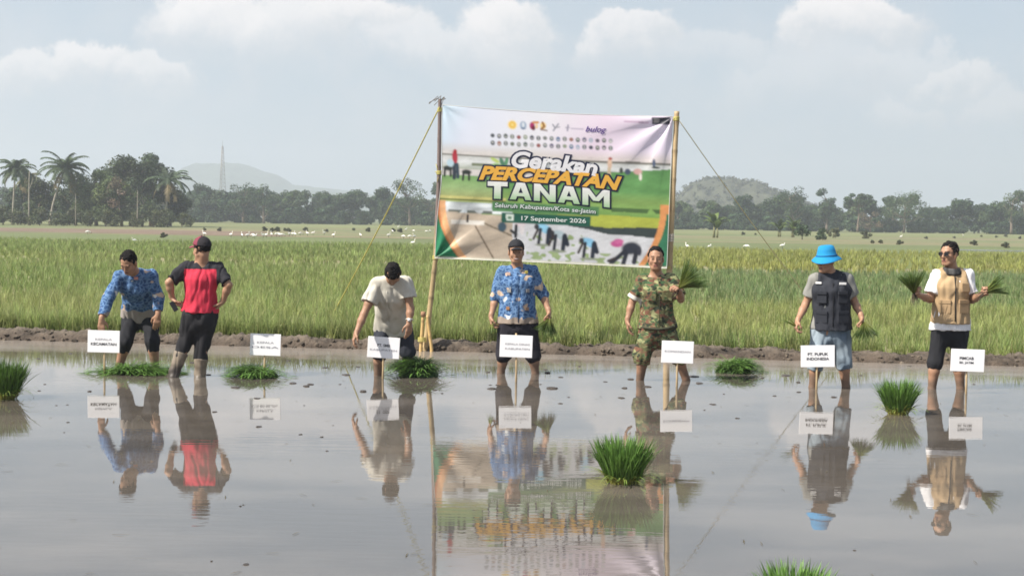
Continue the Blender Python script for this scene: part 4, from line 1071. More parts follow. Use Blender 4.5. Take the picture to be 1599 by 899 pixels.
def skin_mat():
    m = mat('skin', attr=True, rough=.5, vary=.10, vscale=18, bump=.15, bscale=120, bdist=.002, spec=.35); return m
m_skin = skin_mat()
def cloth(name, c=None, vary=.10, rough=.85, attr=False, **k): return mat(name, c, rough, vary, 5, .25, 160, spec=.2, attr=attr, bdist=.002, **k)
m_vc = cloth('dyed_cloth', attr=True)
def pattern_mat(name, kind):
    """printed cloth: plain where the attribute's alpha is 0, patterned elsewhere"""
    m = bpy.data.materials.new(name); m.use_nodes = True; t = m.node_tree; t.nodes.clear(); n_ = t.nodes.new; l_ = t.links.new
    out = n_('ShaderNodeOutputMaterial'); b = n_('ShaderNodeBsdfPrincipled'); b.inputs['Roughness'].default_value = .85; b.inputs['Specular IOR Level'].default_value = .2
    co = n_('ShaderNodeTexCoord'); at = n_('ShaderNodeAttribute'); at.attribute_name = 'col'
    def noise(sc, loc, detail=2, dist=0.0, scale=(1, 1, 1)):
        mp = n_('ShaderNodeMapping'); mp.inputs['Location'].default_value = loc; mp.inputs['Scale'].default_value = scale; l_(co.outputs['Object'], mp.inputs['Vector'])
        z = n_('ShaderNodeTexNoise'); z.inputs['Scale'].default_value = sc; z.inputs['Detail'].default_value = detail; z.inputs['Distortion'].default_value = dist; l_(mp.outputs[0], z.inputs['Vector']); return z.outputs[0]
    def step(x, a, w=.02):
        r = n_('ShaderNodeMapRange'); r.inputs[1].default_value = a-w; r.inputs[2].default_value = a+w; l_(x, r.inputs[0]); return r.outputs[0]
    def mix(f, a, b_):
        x = n_('ShaderNodeMix'); x.data_type = 'RGBA'; l_(f, x.inputs[0])
        for k, v in ((6, a), (7, b_)):
            if isinstance(v, tuple): x.inputs[k].default_value = (*v, 1)
            else: l_(v, x.inputs[k])
        return x.outputs[2]
    if kind == 'camo':
        c = mix(step(noise(11, (0, 0, 0), 2, .6, (1, 1, 1.7)), .50), (.125, .125, .06), (.165, .080, .052))
        c = mix(step(noise(12, (3, 1, 2), 2, .6, (1, 1, 1.8)), .56), c, (.035, .045, .03))
        c = mix(step(noise(13, (7, 5, 1), 2, .6, (1, 1, 1.8)), .57), c, (.27, .28, .14))
        c = mix(step(noise(16, (2, 8, 4), 2, .4, (1, 1, 1.8)), .60), c, (.05, .10, .045))
    else:
        vo = n_('ShaderNodeTexVoronoi'); vo.feature = 'DISTANCE_TO_EDGE'; vo.inputs['Scale'].default_value = 17
        mp = n_('ShaderNodeMapping'); mp.inputs['Scale'].default_value = (1, 1, 1.5); l_(co.outputs['Object'], mp.inputs['Vector'])
        nn = n_('ShaderNodeVectorMath'); nn.operation = 'ADD'; l_(mp.outputs[0], nn.inputs[0])
        wz = n_('ShaderNodeTexNoise'); wz.inputs['Scale'].default_value = 14; l_(co.outputs['Object'], wz.inputs['Vector'])
        sc = n_('ShaderNodeVectorMath'); sc.operation = 'SCALE'; sc.inputs['Scale'].default_value = .09; l_(wz.outputs['Color'], sc.inputs[0]); l_(sc.outputs[0], nn.inputs[1]); l_(nn.outputs[0], vo.inputs['Vector'])
        c = mix(step(vo.outputs['Distance'], .10, .05), (.13, .23, .40), (.035, .085, .20))
        c = mix(step(noise(24, (1, 2, 3), 2, .8), .60), c, (.09, .18, .33))
        c = mix(step(noise(9, (4, 4, 1), 1, .3), .66), c, (.52, .40, .30))
        c = mix(step(noise(10, (9, 2, 6), 1, .3), .70), c, (.62, .64, .64))
    c = mix(at.outputs['Alpha'], at.outputs['Color'], c)
    l_(c, b.inputs['Base Color'])
    nb = n_('ShaderNodeTexNoise'); nb.inputs['Scale'].default_value = 60; l_(co.outputs['Object'], nb.inputs['Vector'])
    bp = n_('ShaderNodeBump'); bp.inputs['Strength'].default_value = .3; bp.inputs['Distance'].default_value = .004; l_(nb.outputs[0], bp.inputs['Height']); l_(bp.outputs[0], b.inputs['Normal'])
    l_(b.outputs[0], out.inputs['Surface']); return m
m_camo = pattern_mat('camouflage_cloth', 'camo'); m_batik = pattern_mat('batik_cloth', 'batik')
m_hair = mat('black_hair', (.012, .011, .011), .75, .4, 60, 1.0, 220, spec=.12, bdist=.006)
m_rub = mat('muddy_rubber', attr=True, rough=.5, vary=.3, vscale=14, bump=.4, bscale=40, bdist=.004)

def hand(S, wrist, d, palm_n, thumb_side, curl=.5, k=.006, size=1.0):
    """palm of four metacarpals, four unequal jointed fingers and a thumb leaving the side of the palm; returns the grip centre"""
    d = nz(d); pn = nz(np.asarray(palm_n)-d*(np.asarray(palm_n) @ d)); lat = np.cross(d, pn)*thumb_side   # towards the thumb
    w = np.asarray(wrist, float); z = size
    S.cone(w-d*.02, w+d*.03*z, .026*z, .026*z, .015)
    for q, (o, L0, L1, L2, L3) in enumerate(((.030, .090, .042, .026, .020), (.010, .094, .047, .030, .022), (-.011, .089, .043, .027, .021), (-.030, .080, .034, .021, .018))):
        kn = w+d*L0*z+lat*o*z
        S.cone(w+d*.02*z+lat*o*.5*z, kn, .0155*z, .0125*z, .012)
        a = curl*(.75+.12*q); p0 = kn
        for L_, da, r1, r2 in ((L1, a, .0105, .0095), (L2, a*1.25, .0095, .0088), (L3, a*.8, .0088, .0075)):
            ang = da if p0 is kn else ang+da
            if p0 is kn: ang = a
            dd = d*math.cos(ang)+pn*math.sin(ang)+lat*o*.8*(1-curl); dd = nz(dd); p1 = p0+dd*L_*z; S.cone(p0, p1, r1*z, r2*z, k); p0 = p1
    t0 = w+d*.025*z+lat*.024*z; t1 = t0+nz(d*.7+lat*.75+pn*(.2+.3*curl))*.042*z; t2 = t1+nz(d*.85+lat*(.35-.5*curl)+pn*(.25+.6*curl))*.034*z; t3 = t2+nz(d*.8+lat*(.1-.6*curl)+pn*(.3+.6*curl))*.024*z
    S.cone(t0, t1, .0165*z, .0125*z, .012); S.cone(t1, t2, .0118*z, .0108*z, k); S.cone(t2, t3, .0108*z, .0085*z, k)
    return w+d*.085*z+pn*.028*z

SKINC = np.array([.36, .205, .13])
def head_axes(fwd, up):
    f = nz(fwd); u = nz(np.asarray(up)-f*(np.asarray(up) @ f)); r_ = np.cross(f, u); return np.stack([r_, f, u])      # rows: right, forward, up
def head(S, c, A, z=1.0, smile=False):
    W = lambda x, y, q: np.asarray(c)+z*(np.array([x, y, q]) @ A)
    S.ell(W(0, -.012, .036), np.array([.076, .096, .086])*z, A, .02); S.ell(W(0, .022, -.045), np.array([.058, .066, .076])*z, A, .035)
    S.cone(W(-.016, .062, -.098), W(.016, .062, -.098), .019*z, .019*z, .025)
    for s_ in (-1, 1):
        S.ell(W(s_*.041, .055, -.028), np.array([.024, .026, .026])*z, A, .02)
        S.cone(W(s_*.057, -.012, -.05), W(s_*.03, .055, -.095), .018*z, .014*z, .02)
    S.cone(W(-.036, .078, .027), W(.036, .078, .027), .013*z, .013*z, .014)
    for s_ in (-1, 1): S.ell(W(s_*.031, .106, .004), np.array([.017, .017, .011])*z, A, .012, 's')
    for s_ in (-1, 1): S.ell(W(s_*.031, .077, .003), np.array([.014, .013, .011])*z, A, .003)
    S.cone(W(0, .088, .014), W(0, .107, -.028), .0085*z, .0125*z, .010)
    for s_ in (-1, 1): S.ell(W(s_*.011, .096, -.033), np.array([.009, .010, .008])*z, A, .006)
    S.cone(W(-.021, .080, -.060), W(.021, .080, -.060), .0085*z, .0085*z, .007); S.cone(W(-.018, .080, -.073), W(.018, .080, -.073), .009*z, .009*z, .006)
    for s_ in (-1, 1):
        S.ell(W(s_*.079, -.008, -.008), np.array([.011, .020, .033])*z, A, .008); S.ell(W(s_*.089, -.006, -.004), np.array([.006, .010, .018])*z, A, .004, 's')
def head_colors(V, C, c, A, z, smile):
    q = (V-np.asarray(c)) @ A.T/z; near = (np.linalg.norm(q, axis=1) < .16) & (q[:, 1] > .04)
    for s_ in (-1, 1):
        e = near & (((q[:, 0]-s_*.031)/.013)**2+((q[:, 2]-.003)/.0055)**2 < 1); C[e] = (.22, .15, .12)
        e = near & (((q[:, 0]-s_*.031)/.0062)**2+((q[:, 2]-.003)/.0055)**2 < 1); C[e] = (.02, .014, .01)
        bcurve = .027+.004*(1-((np.abs(q[:, 0])-.031)/.02)**2)
        e = near & (np.abs(q[:, 0]-s_*.033) < .020) & (np.abs(q[:, 2]-bcurve) < .0036); C[e] = (.04, .03, .025)
    lip = near & (np.abs(q[:, 0]) < .024-.4*np.abs(q[:, 2]+.067)) & (np.abs(q[:, 2]+.067) < .013); C[lip] = np.array([.26, .11, .085])
    if smile:
        e = near & (np.abs(q[:, 0]) < .020) & (np.abs(q[:, 2]+.066) < .0048); C[e] = (.72, .70, .66)
    else:
        e = near & (np.abs(q[:, 0]) < .021) & (np.abs(q[:, 2]+.0665) < .0022); C[e] = (.09, .04, .035)
    return C
def hair_mesh(c, A, z, bald=0.0, long_=0.0):
    S = Sdf(.005); W = lambda x, y, q: np.asarray(c)+z*(np.array([x, y, q]) @ A)
    off = np.array([0, -.014, .038])
    cut = [(np.array([0, .80, -.60]), .052*z-bald*z), (np.array([0, .10, -1.0]), (.075+long_)*z)]
    S.ell(W(*off), np.array([.0815, .102, .095])*z, A, 0, 'u', cut)
    for s_ in (-1, 1): S.cone(W(s_*.074, .018, .03), W(s_*.076, .016, -.01), .012*z, .006*z, .01)
    V, Q = S.mesh(); V = relax(V, Q, 1); n_ = vnormals(V, Q)
    q = (V-np.asarray(c)) @ A.T/z; edge = .052-bald-(q-off) @ np.array([0, .80, -.60]); low = .075+long_-(q-off) @ np.array([0, .10, -1.0])
    thin = np.clip(1-np.minimum(edge, low)/.030, 0, 1)          # the hair thins to the skin along the hairline
    V = V-((q-off)/np.linalg.norm(q-off, axis=1)[:, None] @ A)*(.010*thin)[:, None]
    V = V+n_*((.0045*sines(V, 5, 110)+.0035*sines(V, 6, 260))*(1-.5*thin))[:, None]
    return V, Q
def clothes(V, Q, seed, amp=.006, freq=34, stretch=(1, 1, .34)):
    V = relax(V, Q, 2); n_ = vnormals(V, Q); w = V*np.array(stretch)
    d = sines(w, seed, freq, 6); d2 = sines(V*np.array([1, 1, .45]), seed+1, freq*2.3, 6)
    crease = 1-np.clip(np.abs(sines(w, seed+3, freq*.75, 4))*2.2, 0, 1)
    return V+n_*(amp*1.1*(np.abs(d)-.6)+amp*.5*d2-amp*1.3*crease)[:, None]

def person(spec):
    bx, by = spec['base']; base = G(bx, by); Y0 = base[1]
    J = {k: P(v[0], v[1], Y0+(v[2] if len(v) > 2 else 0)) for k, v in spec['J'].items()}
    root = empty('person', (base[0], base[1], 0), spec['label'], 'person', 'people standing in the paddy')
    fy = -1.0 if not spec.get('back') else 1.0                 # which way the toes point
    z = spec.get('hz', 1.0); A = head_axes(spec['face'], spec.get('hup', (0, 0, 1))); hc = J['head']
    # ---- body
    S = Sdf(.0066)
    sh = (J['sL']+J['sR'])/2; hip = (J['hipL']+J['hipR'])/2; lat = J['sR']-J['sL']; latp = J['hipR']-J['hipL']
    waist = hip*.55+sh*.45; chest = hip*.22+sh*.78
    if 'belly' in spec: waist = waist+np.array(spec['belly'])
    g_ = spec.get('girth', 1.0); hw = np.linalg.norm(lat)/2
    S.loft(hip-np.array([0, 0, .05]), waist, (.150*g_, .110*g_), (.138*g_, .105*g_), latp, .035); S.loft(waist, chest, (.138*g_, .105*g_), (.155*g_, .115*g_), lat, .035)
    S.loft(chest, sh-nz(sh-chest)*.02, (.155*g_, .112*g_), (hw*.74, .066), lat, .05)
    nk = sh+nz(sh-chest)*.02; hb = hc-A[2]*.055*z-A[1]*.02*z
    S.cone(nk, hb, .062, .056, .035)
    for s_ in 'LR': S.cone(sh*.8+J['s'+s_]*.2+nz(sh-chest)*.035, J['s'+s_], .042, .050, .04)
    for s_ in 'LR':
        s0, e0, w0 = J['s'+s_], J['e'+s_], J['w'+s_]
        S.cone(s0, s0*.35+e0*.65, .050, .043, .03); S.cone(s0*.35+e0*.65, e0, .043, .037, .02)
        m_ = e0*.65+w0*.35; S.cone(e0, m_, .037, .039, .02); S.cone(m_, w0, .039, .026, .02)
        hd = spec['hand'+s_]; hand(S, w0, hd[0], hd[1], hd[2], hd[3], size=spec.get('hs', .96))
    for s_ in 'LR':
        h0, k0, a0 = J['hip'+s_], J['k'+s_], J['a'+s_]
        S.cone(h0, k0, .088, .056, .05); m_ = k0*.68+a0*.32; S.cone(k0, m_, .054, .055, .02); S.cone(m_, a0, .055, .040, .02)
        ft = nz(a0-k0); an = a0+ft*((a0[2]+.13)/max(.2, -ft[2])); an[2] = -.13
        S.cone(a0, an, .040, .036, .02); S.cone(an+np.array([0, -fy*.05, -.03]), an+np.array([0, fy*.14, -.045]), .036, .028, .02)
    head(S, hc, A, z, spec.get('smile'))
    V, Q = S.mesh(); V = relax(V, Q, 1, .4)
    C = np.tile(SKINC*np.asarray(spec.get('skin', 1.0)), (len(V), 1))
    mud = np.clip((.20-V[:, 2])/.14+.35*sines(V, 50, 40), 0, 1)[:, None]*.75; legs = (V[:, 2] < .45)[:, None]
    C = np.where(legs, C*(1-mud)+np.array([.12, .09, .07])*mud, C)
    C = head_colors(V, C, hc, A, z, spec.get('smile'))
    part('body', V, Q, C, m_skin, root)
    # ---- hair
    if spec.get('hair', True):
        V, Q = hair_mesh(hc, A, z, spec.get('bald', 0.0)); part('hair', V, Q, None, spec.get('hairmat', m_hair), root)
    # ---- lower garment
    tr = spec['trousers']; S = Sdf(.0088); o = tr.get('o', .014)
    wt_ = hip*.55+waist*.45; S.loft(hip-np.array([0, 0, .06]), wt_, (.150*g_+.014, .110*g_+.014), (.140*g_+.010, .106*g_+.010), latp, .04, flat=True)
    hw_ = np.linalg.norm(latp)/2+.096+o
    for s_ in 'LR':
        h0, k0, a0 = J['hip'+s_], J['k'+s_], J['a'+s_]; e = tr['end']; e = e if np.isscalar(e) else e['LR'.index(s_)]
        S.cone(h0, k0, .094+o, .062+o*tr.get('knee', 1), .05, flat=False) if e > 0 else None
        end = k0+(a0-k0)*e if e > 0 else h0+(k0-h0)*(1+e)
        if e > 0: S.cone(k0, end, .062+o*tr.get('knee', 1), .058+o*tr.get('cuff', 1.0), .03, flat=True)
        else: S.cone(h0, end, .096+o, .078+o*tr.get('cuff', 1.0), .05, flat=True)
    V, Q = S.mesh(); V = clothes(V, Q, 60+int(bx), tr.get('amp', .006))
    C = np.ones((len(V), 4)); C[:, :3] = tr['c']; C[:, 3] = 1.0 if tr.get('pat') else 0.0
    if 'cf' in tr: C = tr['cf'](V, C, J)
    if not tr.get('pat'): C[:, 3] = 1
    part(tr['name'], V, Q, C, tr.get('m', m_vc), root)
    # ---- tops, inner first
    for ti, tp in enumerate(spec['tops']):
        S = Sdf(.0082); o = tp.get('o', .016)
        hem = hip+(waist-hip)*tp.get('hem', 0)-np.array([0, 0, tp.get('drop', .03)])
        S.loft(hem, waist, (max(.158*g_+o*1.25, hw_+.010+tp.get('flare', 0)), .128*g_+o*1.3), (.147*g_+o, .114*g_+o), latp*.5+lat*.5, .05, flat0=True); S.loft(waist, chest, (.145*g_+o, .110*g_+o), (.160*g_+o, .118*g_+o), lat, .035)
        S.loft(chest, sh-nz(sh-chest)*.02, (.160*g_+o, .116*g_+o), (hw*.74+o*.7, .068+o*.7), lat, .05)
        if not tp.get('vest'):
            for s_ in 'LR': S.cone(sh*.8+J['s'+s_]*.2+nz(sh-chest)*.035, J['s'+s_], .044+o*.6, .053+o*.6, .04)
        else:
            for s_ in 'LR': S.cone(sh*.8+J['s'+s_]*.2+nz(sh-chest)*.035, sh*.2+J['s'+s_]*.8+nz(sh-chest)*.008, .046+o*.6, .050+o*.6, .04, flat=True)
        sl_ = tp.get('sleeve', 0)
        if np.max(sl_) > 0:
            for s_ in 'LR':
                s0, e0, w0 = J['s'+s_], J['e'+s_], J['w'+s_]; v_ = sl_ if np.isscalar(sl_) else sl_['LR'.index(s_)]
                if v_ <= 1:
                    S.cone(s0, s0+(e0-s0)*v_, .056+o*.8, .052+o*tp.get('cuff', 1.0), .03, flat=True)
                else:
                    S.cone(s0, e0, .056+o*.8, .046+o, .03); S.cone(e0, e0+(w0-e0)*(v_-1), .046+o, .038+o*.8, .02, flat=True)
        if tp.get('collar', True):
            ring = [nk+nz(hb-nk)*.012+.074*(math.cos(a)*nz(lat)+math.sin(a)*nz(np.cross(nz(lat), hb-nk))) for a in np.linspace(0, 2*math.pi, 13)]
            for a_, b_ in zip(ring[:-1], ring[1:]): S.cone(a_, b_, .017, .017, .012)
        V, Q = S.mesh(); V = clothes(V, Q, 30+int(bx)+ti*7, tp.get('amp', .007))
        C = np.ones((len(V), 4)); C[:, :3] = tp['c']; C[:, 3] = 1.0
        if 'cf' in tp: C = tp['cf'](V, C, J)
        tp['obj'] = part(tp['name'], V, Q, C, tp.get('m', m_vc), root); tp['V'] = V
    spec['root'] = root; spec['Jw'] = J; spec['A'] = A; spec['z'] = z; spec['hip'] = hip; spec['chest'] = chest; spec['sh'] = sh; spec['waist'] = waist; spec['lat'] = nz(lat)
    return spec
def onfront(V, px, py, Y, depth_pad=.006):
    """point on a garment's camera side under a picture position"""
    p = P(px, py, Y); d = np.hypot(V[:, 0]-p[0], V[:, 2]-p[2]); near = d < .03
    if not near.any(): near = d < d.min()+.02
    p[1] = V[near][:, 1].min()-depth_pad; return p
def patch(parent, name, V, px, py, Y, w, h, m, rz=0.0, t=.006, C=None, bev=.004):
    """small sewn or printed piece lying on a garment"""
    c = onfront(V, px, py, Y, t*.3); ca = math.cos(rz); sa = math.sin(rz)
    M3 = np.stack([[ca, 0, sa], [0, 1, 0], [-sa, 0, ca]], 1)
    pl = c+(M3 @ np.array([-w/2, 0, 0])); pr = c+(M3 @ np.array([w/2, 0, 0]))
    for q in (pl, pr):
        d = np.hypot(V[:, 0]-q[0], V[:, 2]-q[2]); n_ = d < .025
        q[1] = V[n_][:, 1].min()-t*.3 if n_.any() else c[1]
    X_ = nz(pr-pl); Z_ = np.array([-sa*0, 0, 1.0]); Z_ = nz(Z_-X_*(Z_ @ X_)); Yv = np.cross(Z_, X_)
    b = MB(); b.box((pl+pr)/2, (w/2, t, h/2), np.stack([X_, Yv, Z_], 1)); o = b.part(name, m, parent, False)
    bv = o.modifiers.new('edge', 'BEVEL'); bv.width = min(bev, t*.8); bv.segments = 2
    return o

def hemband(py, Y, px, c, soft=.0):
    z0 = P(px, py, Y)[2]
    def f(V, C, J):
        m = V[:, 2] < z0+.012*np.sin(V[:, 0]*40); C[m, :3] = c; C[m, 3] = 0; return C
    return f
NAVYC = (.030, .034, .045); BLACK = (.020, .021, .025)
def denim(V, C, J):
    n_ = np.clip(.5+.5*sines(V, 77, 26), 0, 1)[:, None]; C[:, :3] = np.array([.085, .125, .175])*(1-n_)+np.array([.27, .33, .38])*n_
    C[:, 3] = 1; return C
def redback(V, C, J):
    sh = (J['sL']+J['sR'])/2; zy = P(315, 420, G(300, 589)[1])[2]; d = np.abs(V[:, 0]-(sh[0]+.0)); 
    m = (V[:, 2] < zy) & (d < .165+.05*np.clip((zy-V[:, 2]-.2)/.2, 0, 1)) ; C[:, :3] = (.024, .024, .030); C[m, :3] = (.50, .035, .065); C[:, 3] = 1
    zb = P(315, 419, G(300, 589)[1])[2]
    return C
def white_cuff(V, C, J):
    e = J['eL']; s = J['sL']; u = nz(e-s); t_ = (V-s) @ u; L_ = np.linalg.norm(e-s); d = np.linalg.norm((V-s)-t_[:, None]*u, axis=1)
    m = (t_ > L_*.66) & (d < .1) & (t_ < L_*1.1); C[m, :3] = (.62, .60, .55); C[m, 3] = 0; return C

PEOPLE = {}
PEOPLE['stooper'] = person(dict(base=(215, 577), label='man in blue patterned long-sleeved shirt stooping with one hand on a name board', face=(-.22, -.72, -.62), hup=(-.05, -.6, .8), girth=1.02, skin=(1.0, 1.0, 1.0),
    J=dict(head=(201, 410, -.34), sL=(186, 432, -.20), sR=(236, 431, -.14), eL=(169, 466, -.34), wL=(158.5, 498, -.475), eR=(247, 466, -.10), wR=(247, 491, -.16),
           hipL=(206, 489, .14), hipR=(233, 489, .16), kL=(196, 535, -.02), kR=(238, 533, 0.0), aL=(185, 576, .04), aR=(243, 577, .06)),
    handL=((0, -.05, -1), (0, 1, 0), 1, .28), handR=((-.12, -.1, -1), (-.2, 1, 0), -1, .35),
    trousers=dict(name='trousers', c=BLACK, end=.34, o=.012, cuff=.6), hairmat=m_hair,
    tops=[dict(name='shirt', c=(.3, .27, .25), m=m_batik, sleeve=(1.86, 1.80), hem=0, drop=.02, o=.018, cf=hemband(484, 15.9, 215, (.30, .27, .25)))]))
PEOPLE['redback'] = person(dict(base=(295, 588), back=True, label='man seen from behind in red and black shirt with hands on his hips', face=(-.72, .68, -.1), girth=.99, hair=True,
    J=dict(head=(315, 390, -.02), sL=(290.5, 419), sR=(340, 420), eL=(264, 441, -.08), wL=(269, 465, -.02), eR=(357, 445, -.08), wR=(348, 470, -.02),
           hipL=(300, 493), hipR=(324, 493), kL=(288, 537, .02), kR=(316, 537, .02), aL=(272, 580, -.03), aR=(312, 584, .02)),
    handL=((.6, .1, -.8), (.8, 0, .6), 1, .75), handR=((-.6, .1, -.8), (-.8, 0, .6), -1, .5),
    trousers=dict(name='trousers', c=(.022, .022, .025), end=.50, o=.012, amp=.008),
    tops=[dict(name='shirt', c=(.03, .03, .03), sleeve=.86, hem=0, drop=-.035, o=.018, cf=redback, amp=.009)]))
PEOPLE['pale'] = person(dict(base=(600, 587), label='man in pale short-sleeved shirt bending deeply, black hair towards the camera', face=(0, -.12, -1), hup=(0, -1, .12), girth=1.04,
    J=dict(head=(614, 427, -.44), sL=(589, 443, -.24), sR=(633, 441, -.22), eL=(568, 491, -.34), wL=(557, 519, -.42), eR=(641, 481, -.26), wR=(639, 504, -.30),
           hipL=(601, 513, .10), hipR=(627, 512, .14), kL=(592, 553, -.02), kR=(636, 549, .08), aL=(590, 588, .04), aR=(638, 576, .26)),
    handL=((-.35, -.25, -.9), (.8, .2, -.4), 1, .55), handR=((-.02, -.05, -1), (-.5, .8, 0), -1, .4), skin=(.9, .9, .9),
    trousers=dict(name='shorts', c=NAVYC, end=.02, o=.020, cuff=1.1),
    tops=[dict(name='shirt', c=(.50, .48, .42), sleeve=.62, hem=0, drop=.005, o=.024, cuff=1.5, amp=.007)]))
PEOPLE['smiler'] = person(dict(base=(808, 583), label='smiling man in black cap and blue patterned shirt standing before the banner', face=(.03, -1, -.06), girth=1.10, smile=True, hair=True,
    J=dict(head=(806, 393.5, -.05), sL=(785.5, 425), sR=(832, 424), eL=(774, 464, .03), wL=(767, 494, -.05), eR=(848, 461, .04), wR=(857, 486, -.06),
           hipL=(793, 504, 0), hipR=(824, 504, 0), kL=(786, 556, -.02), kR=(833, 557, -.02), aL=(782, 583, 0), aR=(836, 583, 0)),
    handL=((.05, -.12, -1), (1, 0, 0), 1, .8), handR=((.12, -.25, -1), (-1, 0, -.1), -1, 1.2),
    trousers=dict(name='shorts', c=(.022, .021, .028), end=.02, o=.022, cuff=1.3),
    tops=[dict(name='shirt', c=(.3, .27, .25), m=m_batik, sleeve=1.02, hem=0, drop=.005, o=.018, cuff=1.3, cf=hemband(494, 16.1, 808, (.28, .23, .19)))]))
PEOPLE['soldier'] = person(dict(base=(1034, 594), label='man in camouflage uniform with rolled trousers holding up a bunch of seedlings', face=(-.10, -1, -.02), girth=.98, hair=True, bald=.012, skin=(.95, .93, .93),
    J=dict(head=(1024, 404, -.04), sL=(1003.5, 439), sR=(1047, 438), eL=(987, 472, .03), wL=(980, 500, -.02), eR=(1063, 467, -.08), wR=(1061, 455, -.26),
           hipL=(1014, 517), hipR=(1039, 517), kL=(1004, 556, -.05), kR=(1058, 555, -.03), aL=(999, 596, .02), aR=(1071, 591, .03)),
    handL=((.05, -.06, -1), (1, 0, 0), 1, .45), handR=((-.5, -.6, .5), (-.6, -.2, -.8), -1, 1.15),
    trousers=dict(name='trousers', c=BLACK, m=m_camo, pat=True, end=.28, o=.024, cuff=1.1, amp=.011),
    tops=[dict(name='shirt', c=(.3, .27, .25), m=m_camo, sleeve=.84, hem=0, drop=-.03, o=.020, cuff=1.4, cf=white_cuff, amp=.009)]))
PEOPLE['buckethat'] = person(dict(base=(1296, 605), label='man in bright blue bucket hat and dark vest looking left', face=(-.80, -.60, -.10), girth=1.06, hair=True, skin=(1.05, 1.05, 1.05),
    J=dict(head=(1290, 407, -.03), sL=(1274, 436), sR=(1323, 436), eL=(1258, 475, .03), wL=(1246, 500, -.10), eR=(1334, 471, .03), wR=(1345, 494, -.08),
           hipL=(1284, 516), hipR=(1312, 516), kL=(1274, 567, -.03), kR=(1317, 564, -.03), aL=(1269, 605, 0), aR=(1321, 604, 0)),
    handL=((-.3, -.3, -.9), (.9, 0, -.3), 1, .9), handR=((.15, -.2, -1), (-1, 0, -.1), -1, 1.2),
    trousers=dict(name='jeans', c=(.2, .25, .3), end=.28, o=.020, cuff=1.1, cf=denim, amp=.009),
    tops=[dict(name='t_shirt', c=(.24, .24, .225), sleeve=.72, hem=0, drop=-.02, o=.014, cuff=1.5, collar=False), dict(name='vest', c=(.030, .033, .042), vest=True, hem=0, drop=-.005, o=.032, collar=False)]))
PEOPLE['tanvest'] = person(dict(base=(1479, 607), label='man in sunglasses, tan vest and white shirt with seedlings in both hands', face=(-.78, -.62, -.04), girth=1.0, hair=True,
    J=dict(head=(1482, 396.5, -.03), sL=(1463, 431), sR=(1510, 431), eL=(1452, 467, -.02), wL=(1433, 460, -.22), eR=(1518, 468, -.02), wR=(1532, 460, -.22),
           hipL=(1471, 511), hipR=(1497, 511), kL=(1460, 566, -.02), kR=(1497, 567, -.02), aL=(1455, 608, 0), aR=(1500, 607, 0)),
    handL=((-.5, -.7, .4), (.8, -.5, .2), 1, 1.15), handR=((.5, -.7, .4), (-.8, -.5, .2), -1, 1.15),
    trousers=dict(name='trousers', c=BLACK, end=.22, o=.010, cuff=.8, amp=.004),
    tops=[dict(name='t_shirt', c=(.78, .78, .80), sleeve=.74, hem=0, drop=.03, o=.016, flare=.012, cuff=1.7, collar=False), dict(name='vest', c=(.40, .285, .165), vest=True, hem=.12, drop=-.012, o=.034, collar=False)]))

# ---- caps, hat, glasses, pockets, boots
def cap(pn, c1, c2, tip=0.0):
    s = PEOPLE[pn]; A, z, hc = s['A'], s['z'], s['Jw']['head']; W = lambda x, y, q: np.asarray(hc)+z*(np.array([x, y, q]) @ A)
    S = Sdf(.005)
    S.ell(W(0, -.012, .042), np.array([.090, .112, .100])*z, A, 0, 'u', [(np.array([0, .22, -1.0]), -.004*z)])
    V, Q = S.mesh(); V = relax(V, Q, 1)
    q = (V-hc) @ A.T; C = np.where((q[:, 1] > -.045)[:, None], np.array(c1), np.array(c2))
    o = part('cap', V, Q, C, m_vc, s['root'])
    S = Sdf(.004); S.ell(W(0, .108, .046), np.array([.064, .068, .010])*z, A @ np.eye(3), 0); V, Q = S.mesh()
    q = (V-hc) @ A.T; V = V-A[2]*(4.0*q[:, :1]**2); part('brim', V, Q, np.tile(c1, (len(V), 1)), m_vc, o)
    b = MB(); b.tube([W(0, -.012, .142), W(0, -.012, .150)], [.009, .005], 8, C=c2); b.part('button', m_vc, o)
cap('redback', (.20, .045, .07), (.025, .023, .027)); cap('smiler', (.022, .023, .027), (.022, .023, .027))
s = PEOPLE['buckethat']; A, z, hc = s['A'], s['z'], np.asarray(s['Jw']['head'])
prof = [(0, .158), (.055, .156), (.076, .146), (.090, .105), (.101, .052), (.128, .022), (.150, .000), (.152, -.006), (.146, -.004), (.118, .022), (.096, .046), (.088, .06)]
th = np.linspace(0, 2*math.pi, 40, endpoint=False); V = []
for r_, zz in prof:
    for a in th:
        wob = (1+.05*math.sin(3*a+1)) if r_ > .11 else 1; zz2 = zz+(.012*math.sin(2*a+.6) if r_ > .11 else 0)
        V.append(hc+np.array([r_*.95*wob*math.cos(a), r_*1.08*wob*math.sin(a)-.01, zz2]) @ A)
V = np.array(V); n = 40; Q = np.array([[i*n+j, i*n+(j+1) % n, (i+1)*n+(j+1) % n, (i+1)*n+j] for i in range(len(prof)-1) for j in range(n)])
m_hat = cloth('blue_canvas', (.018, .24, .50), .15)
hat = part('bucket_hat', V, Q, None, m_hat, s['root'])
b = MB(); b.tube([hc+np.array([.104*.96*math.cos(a), .104*1.08*math.sin(a)-.01, .056]) @ A for a in np.linspace(0, 6.283, 33)], .0045, 5); b.part('hat_band', cloth('dark_blue_seam', (.015, .10, .25)), hat)
